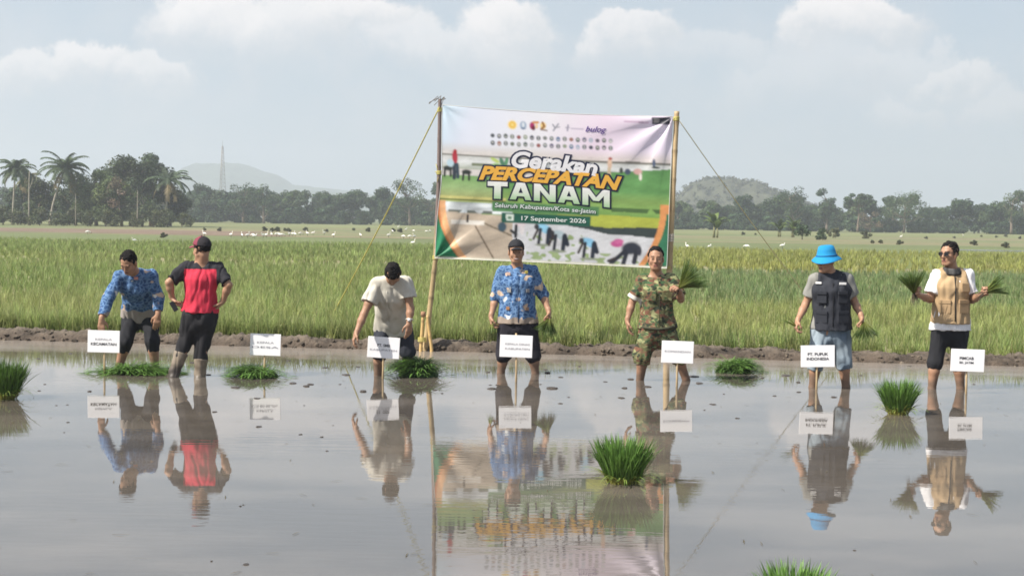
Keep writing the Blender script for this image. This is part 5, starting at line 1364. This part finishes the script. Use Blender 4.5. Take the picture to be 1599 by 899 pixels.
# beard stubble is skin; sunglasses
s = PEOPLE['tanvest']; A, hc = s['A'], np.asarray(s['Jw']['head']); W = lambda x, y, q: hc+np.array([x, y, q]) @ A
m_lens = mat('dark_lens', (.012, .012, .014), .12, .05, spec=.6)
gl = MB()
for s_ in (-1, 1):
    a = np.linspace(0, 6.283, 17)[:-1]; ring = np.array([W(s_*.033+.025*math.cos(t), .104-.010*abs(math.cos(t)), .004+.020*math.sin(t)) for t in a])
    gl.add(np.vstack([ring, [W(s_*.033, .106, .004)]]), T=[[k, (k+1) % 16, 16] for k in range(16)])
    gl.tube(list(ring)+[ring[0]], .0025, 5); gl.tube([W(s_*.058, .098, .012), W(s_*.078, .04, .012), W(s_*.082, -.01, .008)], .003, 5)
gl.tube([W(-.010, .108, .010), W(.010, .108, .010)], .0025, 5); gl.part('sunglasses', m_lens, s['root'])
# neck scarf of the man in the tan vest, dark polo collar of the others
sh = s['sh']; ax = nz(s['Jw']['head']-sh)
S = Sdf(.006)
for k, (rr, hh) in enumerate(((.082, .000), (.076, .024), (.084, -.016))):
    ring = [sh+ax*(.05+hh)+rr*(math.cos(a)*s['lat']+math.sin(a)*nz(np.cross(s['lat'], ax)))+np.array([0, -.012, -.02*(math.sin(a)*0)]) for a in np.linspace(0, 6.283, 13)]
    for a_, b_ in zip(ring[:-1], ring[1:]): S.cone(a_, b_, .017, .017, .01)
V, Q = S.mesh(); V = clothes(V, Q, 5, .003, 60); n_ = np.clip(.5+.5*sines(V, 3, 90), 0, 1)[:, None]
part('scarf', V, Q, np.array([.02, .02, .022])*(1-n_)+np.array([.10, .10, .10])*n_, m_vc, s['root'])

def zip_line(pn, ti, pts, w, m, name='zip'):
    s = PEOPLE[pn]; tp = s['tops'][ti]; Y = s['root'].location[1]; q = [onfront(tp['V'], px, py, Y, .001) for px, py in pts]
    b = MB(); b.tube(q, w, 6); return b.part(name, m, tp['obj'])
m_dk = cloth('dark_trim', (.014, .015, .018)); m_tanp = cloth('tan_pocket', (.36, .25, .145)); m_wht = cloth('white_thread', (.7, .7, .7)); m_navp = cloth('navy_pocket', (.026, .029, .037))
s = PEOPLE['tanvest']; Y = s['root'].location[1]; tp = s['tops'][1]
zip_line('tanvest', 1, [(1485.5, 430), (1485, 450), (1484.5, 475), (1484, 500)], .006, m_dk)
for px, py, w, h in ((1470, 478, .115, .13), (1499, 478, .115, .13)):
    pk = patch(tp['obj'], 'pocket', tp['V'], px, py, Y, w, h, m_tanp); patch(pk, 'pocket_flap', tp['V'], px, py-8, Y, w*1.04, .04, m_tanp, t=.011)
patch(tp['obj'], 'pocket', tp['V'], 1501, 448, Y, .085, .09, m_tanp)
s = PEOPLE['buckethat']; Y = s['root'].location[1]; tp = s['tops'][1]
zip_line('buckethat', 1, [(1296, 440), (1296, 465), (1295.5, 490), (1295, 508)], .005, m_dk)
for px, py, w, h in ((1279, 463, .10, .12), (1311, 463, .10, .12), (1279, 494, .12, .12), (1312, 494, .12, .12)):
    pk = patch(tp['obj'], 'pocket', tp['V'], px, py, Y, w, h, m_navp); patch(pk, 'pocket_flap', tp['V'], px, py-7, Y, w*1.04, .035, m_navp, t=.011)
patch(tp['obj'], 'name_patch', tp['V'], 1275, 441, Y, .062, .022, m_wht, t=.004); patch(tp['obj'], 'name_patch', tp['V'], 1311.5, 442, Y, .072, .024, m_wht, t=.004)
s = PEOPLE['smiler']; Y = s['root'].location[1]; tp = s['tops'][0]
zip_line('smiler', 0, [(807, 424), (808, 450), (809, 480), (809, 502)], .004, cloth('shirt_placket', (.06, .11, .22)), 'placket')
patch(tp['obj'], 'chest_badge', tp['V'], 822, 424.5, Y, .034, .034, cloth('yellow_badge', (.50, .42, .10)), t=.004); patch(tp['obj'], 'chest_badge', tp['V'], 794, 427, Y, .045, .035, cloth('pale_badge', (.50, .36, .30)), t=.004)
for px, py, c in ((795, 453, (.58, .56, .52)), (824, 453, (.55, .53, .52)), (793, 480, (.46, .25, .13)), (823, 481, (.40, .26, .18))):
    patch(tp['obj'], 'printed_emblem', tp['V'], px, py, Y, .042, .036, cloth('emblem_print', tuple(.55*x for x in c), .4), t=.003)
s = PEOPLE['stooper']; Y = s['root'].location[1]; tp = s['tops'][0]
patch(tp['obj'], 'chest_badge', tp['V'], 222, 433, Y, .045, .03, cloth('red_badge', (.45, .22, .18)), t=.004)
s = PEOPLE['soldier']; Y = s['root'].location[1]; tp = s['tops'][0]
m_web = cloth('olive_webbing', (.06, .062, .04))
zip_line('soldier', 0, [(1003, 509), (1012, 511), (1026, 512), (1040, 511), (1050, 509)], .016, m_web, 'belt')
for px in (1015, 1040): patch(tp['obj'], 'pocket', tp['V'], px, 460, Y, .10, .11, m_camo)
zip_line('soldier', 0, [(1027, 436), (1027.5, 460), (1028, 505)], .004, m_web, 'placket')
s = PEOPLE['pale']; Y = s['root'].location[1]; tp = s['tops'][0]
zip_line('pale', 0, [(608, 452), (608, 475), (609, 500)], .004, cloth('cream_placket', (.5, .48, .42)), 'placket')
w0, e0 = s['Jw']['wR'], s['Jw']['eR']; u = nz(e0-w0); c0 = w0+u*.035; l1 = nz(np.cross(u, (1, 0, 0))); l2 = np.cross(u, l1)
b = MB(); b.tube([c0+.034*(math.cos(a)*l1+math.sin(a)*l2) for a in np.linspace(0, 6.283, 17)], .008, 6); wt = b.part('wristwatch', mat('pale_watch', (.6, .58, .5), .3, .1), s['root'])
b = MB(); b.box(c0+np.array([.0, -.040, 0]), (.017, .006, .017)); b.part('watch_face', mat('watch_face', (.7, .7, .68), .2, .05), wt)
# rubber boots of the man in the red shirt
s = PEOPLE['redback']; J = s['Jw']
for s_, twist in (('L', -.10), ('R', .0)):
    k0, a0 = J['k'+s_], J['a'+s_]; top = k0+(a0-k0)*(.30 if s_ == 'L' else .48)
    S = Sdf(.006); S.cone(top, a0, .074, .052, .03, flat0=True); an = a0+np.array([0, 0, -.06]); S.cone(a0, an, .052, .05, .03); S.cone(an+np.array([.0, -.04, 0]), an+np.array([twist, .13, -.02]), .045, .04, .03)
    V, Q = S.mesh(); V = clothes(V, Q, 8, .004, 40); m_ = np.clip((V[:, 2]-(.075 if s_ == 'L' else -.02))/.05+.5*sines(V, 4, 30), 0, 1)[:, None]
    part('boot', V, Q, np.array([.055, .045, .038])*(1-m_)+np.array([.20, .165, .125])*m_, m_rub, s['root'])
p_ = J['wL']; b = MB(); b.box(np.array([0, 0, 0]), (.026, .008, .055)); V, F, C = b.get()
V = V @ np.array([[.85, 0, .5], [0, 1, 0], [-.5, 0, .85]])
c0 = P(271.5, 478, s['root'].location[1]-.05); ph = empty('phone', c0, 'black phone held at his hip by the man in the red shirt', 'phone')
o = part('body', V+c0, F, None, mat('black_plastic', (.015, .015, .017), .3, .05), ph, False); bv = o.modifiers.new('edge', 'BEVEL'); bv.width = .005; bv.segments = 2
b = MB(); b.box((0, 0, 0), (.006, .0015, .006)); V, F, C = b.get(); part('camera_lens', V+c0+np.array([-.02, -.0095, .035]), F, None, m_lens, ph, False)

# ------------------------------------------------------------------ rice seedlings
m_seed = mat('seedling_leaf', attr=True, rough=.5, vary=.15, vscale=8, spec=.3, trans=.30)
m_stem = mat('seedling_stem', attr=True, rough=.6, vary=.15, vscale=20, spec=.25, trans=.15)
m_root = mat('muddy_roots', (.10, .075, .055), .9, .3, 20)
SG = np.array([.060, .145, .030]); SL = np.array([.17, .30, .065]); SYb = np.array([.42, .40, .10])
def upright_bundle(px, py, h, rad, n, label, seed, tilt=0.0, stem=.28, dark=1.0):
    """a tied sheaf standing in the water: pale stems at the foot, a spray of leaf blades above"""
    r = np.random.default_rng(seed); g_ = G(px, py); root = empty('seedling_bundle', g_, label, 'seedlings', 'bundles of rice seedlings in the water')
    a = r.uniform(0, 6.28, n); q = np.sqrt(r.random(n))
    foot = g_+np.stack([rad*.42*q*np.cos(a), rad*.42*q*np.sin(a), np.full(n, -.03)], -1)
    lean = .04+.30*q*r.uniform(.7, 1.3, n); az = a+r.normal(0, .35, n)
    d = np.stack([np.sin(lean)*np.cos(az)+tilt*.3, np.sin(lean)*np.sin(az), np.cos(lean)], -1)
    sl_ = stem*h*r.uniform(.8, 1.2, n)
    # stems
    V, T, Q, C = blades(foot, az, sl_+.03, lean*.6, lean, .007, SYb*.8, SYb*.55+SL*.45, 2)
    part('stems', V, [T, Q], C, m_stem, root)['kind'] = 'stuff'
    base = foot+d*(sl_*.75)[:, None]
    bi = np.repeat(np.arange(n), 3); k = len(bi)
    Ln = h*(1-stem*.6)*r.uniform(.55, 1.05, k); c1 = (SG*(1-r.random(k)[:, None])+SL*r.random(k)[:, None])*dark
    V, T, Q, C = blades(base[bi], az[bi]+r.normal(0, .5, k), Ln, lean[bi]+r.normal(0, .12, k), lean[bi]+r.gamma(2, .16, k), .0085*r.uniform(.7, 1.3, k), SL*.8, c1, 4)
    part('leaves', V, [T, Q], C, m_seed, root)['kind'] = 'stuff'
    # fallen outer blades
    k = n//5; a = r.uniform(0, 6.28, k); b0 = g_+np.stack([rad*.45*np.cos(a), rad*.45*np.sin(a), np.full(k, .01)], -1)
    V, T, Q, C = blades(b0, a, h*r.uniform(.35, .75, k), r.uniform(.3, .9, k), r.uniform(1.7, 2.5, k), .008, SYb*.8, SL, 5); V[:, 2] = np.maximum(V[:, 2], .004+.01*r.random(len(V)))
    part('fallen_leaves', V, [T, Q], C, m_seed, root)['kind'] = 'stuff'
    b = MB(); t_ = np.linspace(0, 6.283*2, 30); b.tube(np.stack([g_[0]+rad*.43*np.cos(t_), g_[1]+rad*.43*np.sin(t_), g_[2]+.05+.012*t_/6.28], -1), .004, 5); b.part('tie', mat('straw_tie', (.38, .32, .14), .8), root)
upright_bundle(972, 753, .33, .22, 380, 'largest upright seedling bundle, in the open water before the banner\'s reflection', 1)
upright_bundle(1402, 646, .35, .20, 300, 'upright seedling bundle between the bucket-hat man and the tan-vest man', 2)
upright_bundle(6, 622, .39, .25, 400, 'upright seedling bundle cut off by the left edge', 3, dark=.62)
upright_bundle(1240, 962, .27, .18, 260, 'seedling bundle at the bottom edge with only its leaf tips in view', 4, dark=1.25, stem=.15)
def mound(px, py, w, d, h, n, label, seed, flatn=0.0):
    """loose heap of seedlings lying in the water, blades combed over a low dome"""
    r = np.random.default_rng(seed); g_ = G(px, py); root = empty('seedling_heap', g_, label, 'seedlings', 'heaps of loose rice seedlings')
    cv, cf = [], []
    nu, nv = 28, 10
    for i in range(nv):
        e = i/(nv-1)*math.pi/2
        for j in range(nu):
            a = j/nu*2*math.pi; k = 1+.08*math.sin(3*a+seed)+.05*math.sin(7*a)
            cv.append(g_+np.array([w*.46*k*math.cos(e)*math.cos(a), d*.46*k*math.cos(e)*math.sin(a), h*.80*math.sin(e)-.02]))
    cf = [[i*nu+j, i*nu+(j+1) % nu, (i+1)*nu+(j+1) % nu, (i+1)*nu+j] for i in range(nv-1) for j in range(nu)]
    part('matted_core', np.array(cv), np.array(cf), np.tile(SG*.55, (len(cv), 1)), m_stem, root)
    a = r.uniform(0, 6.28, n); q = r.random(n)**.6
    x = w*.5*q*np.cos(a); y = d*.5*q*np.sin(a); zz = h*np.sqrt(np.clip(1-q*q, 0, 1))*.85
    base = g_+np.stack([x, y, zz], -1); az = np.where(r.random(n) < .7, r.normal(math.pi if seed % 2 else 0, .5, n)+np.where(x*(-1 if seed % 2 else 1) < 0, math.pi, 0)*0, a+r.normal(0, .4, n))
    slope = np.arctan2(q*h*2, .5*(w+d)*.5)
    V, T, Q, C = blades(base-np.array([0, 0, .012]), az, r.uniform(.10, .26, n)*min(1.4, w/.45), 1.05+r.normal(0, .22, n), 1.75+.5*q+r.normal(0, .2, n), .0095*r.uniform(.7, 1.4, n),
                            SL*r.uniform(.5, 1.0, n)[:, None], (SG*.8+SL*.5)*r.uniform(.45, 1.5, n)[:, None], 4)
    V[:, 2] = np.maximum(V[:, 2], .003+.012*r.random(len(V)))
    part('leaves', V, [T, Q], C, m_seed, root)['kind'] = 'stuff'
mound(655, 586, .46, .40, .185, 1500, 'rounded heap of seedlings at the foot of the left banner pole', 11)
mound(1146, 581, .42, .36, .14, 1200, 'heap of seedlings in the water right of the man in camouflage', 12)
mound(402, 588, .45, .34, .095, 1100, 'low dark seedling heap behind the name board nobody stands behind', 13)
mound(206, 583, .74, .22, .05, 1300, 'long flat patch of loose seedlings around the stooping man\'s feet', 14)
def bunch(name_lb, grip, d, L_, spread, n, seed, stem=.10, roots=.08, curl=.35, dark=1.0):
    """a handful of seedlings: stems through the fist, leaves one way, muddy roots the other"""
    r = np.random.default_rng(seed); root = empty('seedling_bunch', grip, name_lb, 'seedlings', 'bunches of seedlings held in the hand'); d = nz(d)
    a_ = nz(np.cross(d, (0.3, 1, .2))); b_ = np.cross(d, a_)
    def fan(k, L0, sp, w, c0, c1, seg, cu, sgn=1):
        an = r.uniform(0, 6.28, k); q = np.sqrt(r.random(k)); u = np.cos(an)[:, None]*a_+np.sin(an)[:, None]*b_
        p = grip+u*(.012*q)[:, None]; dirn = sgn*d+u*(sp*q)[:, None]; Ls = L0*r.uniform(.6, 1.1, k)
        side = np.cross(dirn, r.normal(size=(k, 3))); side /= np.linalg.norm(side, axis=1)[:, None]
        rows, cl = [], []
        for s_ in range(seg+1):
            f = s_/seg; ww = w*(1-.85*f)*r.uniform(.9, 1.1); c = np.asarray(c0)*(1-f)+np.asarray(c1)*f
            rows += [p-side*ww/2, p+side*ww/2]; cl += [np.broadcast_to(c, (k, 3))]*2
            dirn = dirn+np.array([0, 0, -cu/seg])+u*(.06); dn = dirn/np.linalg.norm(dirn, axis=1)[:, None]; p = p+dn*(Ls/seg)[:, None]
        V = np.stack(rows, 1); m = 2*(seg+1); o = (np.arange(k)*m)[:, None]
        Q = np.concatenate([o+np.array([2*s_, 2*s_+1, 2*s_+3, 2*s_+2]) for s_ in range(seg)])
        return V.reshape(-1, 3), Q, np.stack(cl, 1).reshape(-1, 3)
    V, Q, C = fan(int(n*2.2), L_, spread, .0105, (SYb*.55+SL*.3)*min(1, dark*1.1), (SG*.8+SL*.1)*dark, 5, curl); part('leaves', V, Q, C, m_seed, root)['kind'] = 'stuff'
    V, Q, C = fan(n//3, stem, spread*.35, .007, SYb, SYb*.7+SL*.2, 2, 0); part('stems', V, Q, C, m_stem, root)['kind'] = 'stuff'
    if roots:
        V, Q, C = fan(n//3, roots, .35, .006, SYb*.5, (.08, .06, .045), 3, .6, -1); part('roots', V, Q, None, m_root, root)['kind'] = 'stuff'
def YY(k): return PEOPLE[k]['root'].location[1]
bunch('dark seedling bunch raised by the man in camouflage', P(1061, 449, YY('soldier')-.31), (.62, -.1, .62), .31, .60, 190, 21, .12, .13, .25, .75)
bunch('seedling bunch dangling from the right-hand fist of the smiling man', P(858, 497, YY('smiler')-.10), (-.25, -.15, -.9), .20, .80, 180, 22, .05, .03, .15, .65)
bunch('few thin seedlings in the left-hand fingers of the smiling man', P(767.5, 506, YY('smiler')-.09), (.1, -.05, -.9), .10, .35, 14, 23, .05, 0, .1)
bunch('round seedling bunch hanging from the bucket-hat man\'s lowered fist', P(1349, 503, YY('buckethat')-.12), (.1, -.15, -.9), .19, .85, 190, 24, .04, 0, .1, .6)
bunch('single thin sprig in the bucket-hat man\'s other hand', P(1242, 508, YY('buckethat')-.14), (-.75, -.1, .62), .17, .16, 6, 25, .08, .07, .1)
bunch('seedling bunch held upright at the left by the man in the tan vest', P(1427, 457, YY('tanvest')-.29), (-.18, -.1, .95), .235, .55, 170, 26, .08, .13, .12, .75)
bunch('seedling bunch pointing right from the other hand of the man in the tan vest', P(1537, 456, YY('tanvest')-.29), (.80, -.15, .42), .24, .36, 120, 27, .08, .13, .1, .75)

# ------------------------------------------------------------------ egrets feeding in the fields
m_egret = mat('white_feathers', attr=True, rough=.7, vary=.04, vscale=8, spec=.2)
def egret(seed, neck):
    S = Sdf(.014)
    S.ell((0, 0, .36), (.085, .19, .095), None, .03); S.cone((0, -.14, .35), (0, -.30, .29), .06, .02, .05)
    pts = {'up': [(0, .15, .40), (0, .22, .50), (0, .17, .60), (0, .19, .69)], 'low': [(0, .15, .38), (0, .26, .36), (0, .34, .28), (0, .38, .20)], 'hunch': [(0, .14, .42), (0, .19, .49), (0, .17, .54), (0, .19, .56)]}[neck]
    for a, b in zip(pts[:-1], pts[1:]): S.cone(a, b, .036, .028, .02)
    h = np.array(pts[-1]); f = np.array([0, .9, -.2]) if neck != 'low' else np.array([0, .45, -.85]); S.ell(h+f*.02, (.03, .045, .03), None, .015); S.cone(h+f*.04, h+f*.15, .018, .008, .01)
    for s_ in (-1, 1):
        S.cone((s_*.035, 0, .30), (s_*.035, -.03, .17), .022, .015, .01); S.cone((s_*.035, -.03, .17), (s_*.035, .0, .0), .014, .012, .005); S.cone((s_*.035, 0, .008), (s_*.035, .07, .006), .013, .010, .005)
    V, Q = S.mesh(); C = np.tile([.86, .85, .82], (len(V), 1)); C[V[:, 2] < .25] = (.05, .05, .045)
    bill = ((V-h) @ f) > .06; C[bill] = (.6, .42, .08)
    me = new_mesh('egret', V, Q, C, m_egret); return me
egm = [egret(1, 'up'), egret(2, 'low'), egret(3, 'hunch')]
EG = [(319, 369, 0, 'beyond the cap of the man in the red shirt'), (137, 366, 1, 'on the ploughed earth above the stooping man'), (210, 381, 2, 'in the green rice above the stooping man\'s head'), (361, 370.5, 0, ''), (378, 371.5, 0, ''), (386.5, 371.5, 0, ''), (395, 371, 1, ''), (398, 373, 2, ''),
      (411, 371.5, 2, ''), (416, 371, 0, ''), (424, 370, 0, ''), (432, 369.5, 1, ''), (436, 370, 2, ''), (440, 370.5, 1, ''), (452, 369, 2, ''), (457, 369, 1, ''), (461, 369.5, 0, ''), (469, 368, 1, ''), (480, 368, 0, ''), (489, 367.5, 2, ''), (506, 367, 0, ''),
      (521, 371, 0, ''), (563, 371, 2, ''), (607, 371, 0, ''), (630, 373, 1, ''), (640, 373, 1, ''), (647, 373, 0, ''), (645, 384, 0, 'nearest of the egrets left of the banner'), (613, 364, 2, ''), (634, 361, 0, ''), (646, 363, 1, ''), (666, 364, 1, ''), (672, 363.5, 2, ''), (622, 356, 0, ''),
      (1073, 389.5, 0, 'nearest to the right banner pole'), (1108, 390, 2, 'second right of the banner'), (1166, 389.5, 1, 'third right of the banner'), (1222, 388.5, 2, 'just left of the blue bucket hat'), (1504, 370, 0, 'on the dry field behind the man in sunglasses'), (1407, 372, 0, 'on the dry field left of the man in sunglasses')]
for k, (px, py, kind, lb) in enumerate(EG):
    g_ = G(px, py, .05); o = put('egret', egm[kind], None, g_); o.rotation_euler = (0, 0, [1.2, -1.4, 2.0, -2.2, .6, -.8][k % 6]+.2*math.sin(k)); o.scale = (.66,)*3 if g_[1] > 90 else (.6,)*3
    fl_ = next(w for lim, w in ((404, 'at the left end of the flock, right of the red cap'), (447, 'in the dense middle of the flock below the mountain'), (515, 'at the right end of the flock below the mountain'), (609, 'strung out between the flock and the guy rope'), (9999, 'by the lower left corner of the banner')) if px < lim)
    tag(o, 'white egret '+(lb or fl_), 'bird', 'egrets in the fields' if lb else 'egrets '+fl_)

# ------------------------------------------------------------------ mud clods breaking the water
m_clod = mat('wet_mud', (.062, .050, .042), .35, .35, 12, .7, 30, bdist=.01, spec=.5)
def clod_mesh(seed):
    bm = bmesh.new(); bmesh.ops.create_icosphere(bm, subdivisions=2, radius=1); V = np.array([v.co[:] for v in bm.verts]); F = np.array([[v.index for v in f.verts] for f in bm.faces]); bm.free()
    V = V*(1+.22*sines(V, seed, 2.6)+.10*sines(V, seed+9, 6))[:, None]; return new_mesh('mud_clod', V, F, None, m_clod)
cm_ = [clod_mesh(s) for s in range(6)]
cl = [(139, 611, 5), (61, 610, 3), (70, 600, 3), (88, 633, 2.5), (105, 632, 2.5), (106, 659, 3.5), (100, 675, 2), (326, 585, 5), (369, 605, 9), (335, 643, 6), (450, 563, 4), (458, 598, 8), (478, 603, 7), (485, 600, 6), (475, 633, 2), (404, 666, 7), (402, 622, 6), (470, 678, 4), (375, 790, 3), (380, 788, 2), (385, 881, 6),
      (531, 600, 3), (507, 574, 6), (540, 585, 8), (566, 611, 8), (503, 682, 3.5), (511, 704, 3), (520, 664, 2), (652, 614, 4), (680, 609, 4), (690, 614, 3), (762, 581, 4), (768, 607, 9), (776, 601, 4), (766, 601, 3), (852, 577, 5), (854, 582, 7), (862, 606, 10), (876, 630, 4.5), (888, 620, 3), (875, 589, 5), (970, 621, 7), (975, 606, 6), (985, 592, 6), (724, 580, 2.5), (844, 600, 3),
      (1085, 588, 9), (1228, 586, 9), (1246, 597, 5), (1247, 612, 4), (1210, 618, 4), (1177, 602, 3), (1152, 653, 4.5), (1113, 631, 6), (1130, 615, 2.5), (1344, 586, 3), (1335, 859, 3), (1302, 620, 7), (1010, 604, 8), (1092, 598, 8), (330, 876, 3), (1100, 640, 2), (1521, 600, 3), (690, 580, 3), (560, 573, 4), (905, 572, 4), (1190, 590, 4), (300, 566, 5), (60, 560, 4), (110, 552, 4), (945, 596, 4), (1420, 572, 4)]
for k, (px, py, w) in enumerate(cl):
    g_ = G(px, py); s = w*g_[1]/FPX; o = put('mud_clod', cm_[k % 6], None, g_); s *= .8; o.scale = (s, s*1.2, s*.26); o.rotation_euler = (0, 0, .5*math.sin(k*1.7)); o.location.z = .002
    wh = next(w for lim, w in ((255, 'around the stooping man in blue'), (390, 'around the man in the red shirt'), (520, 'around the board nobody stands behind'), (700, 'around the man in the pale shirt'), (930, 'around the smiling man in the cap'), (1135, 'around the man in camouflage'), (1365, 'around the man in the bucket hat'), (9999, 'around the man in the tan vest')) if px < lim)
    wh = wh if py < 660 else 'in the open foreground water'
    tag(o, 'small dark mud clod breaking the water '+wh, 'mud clod', 'mud clods '+wh)
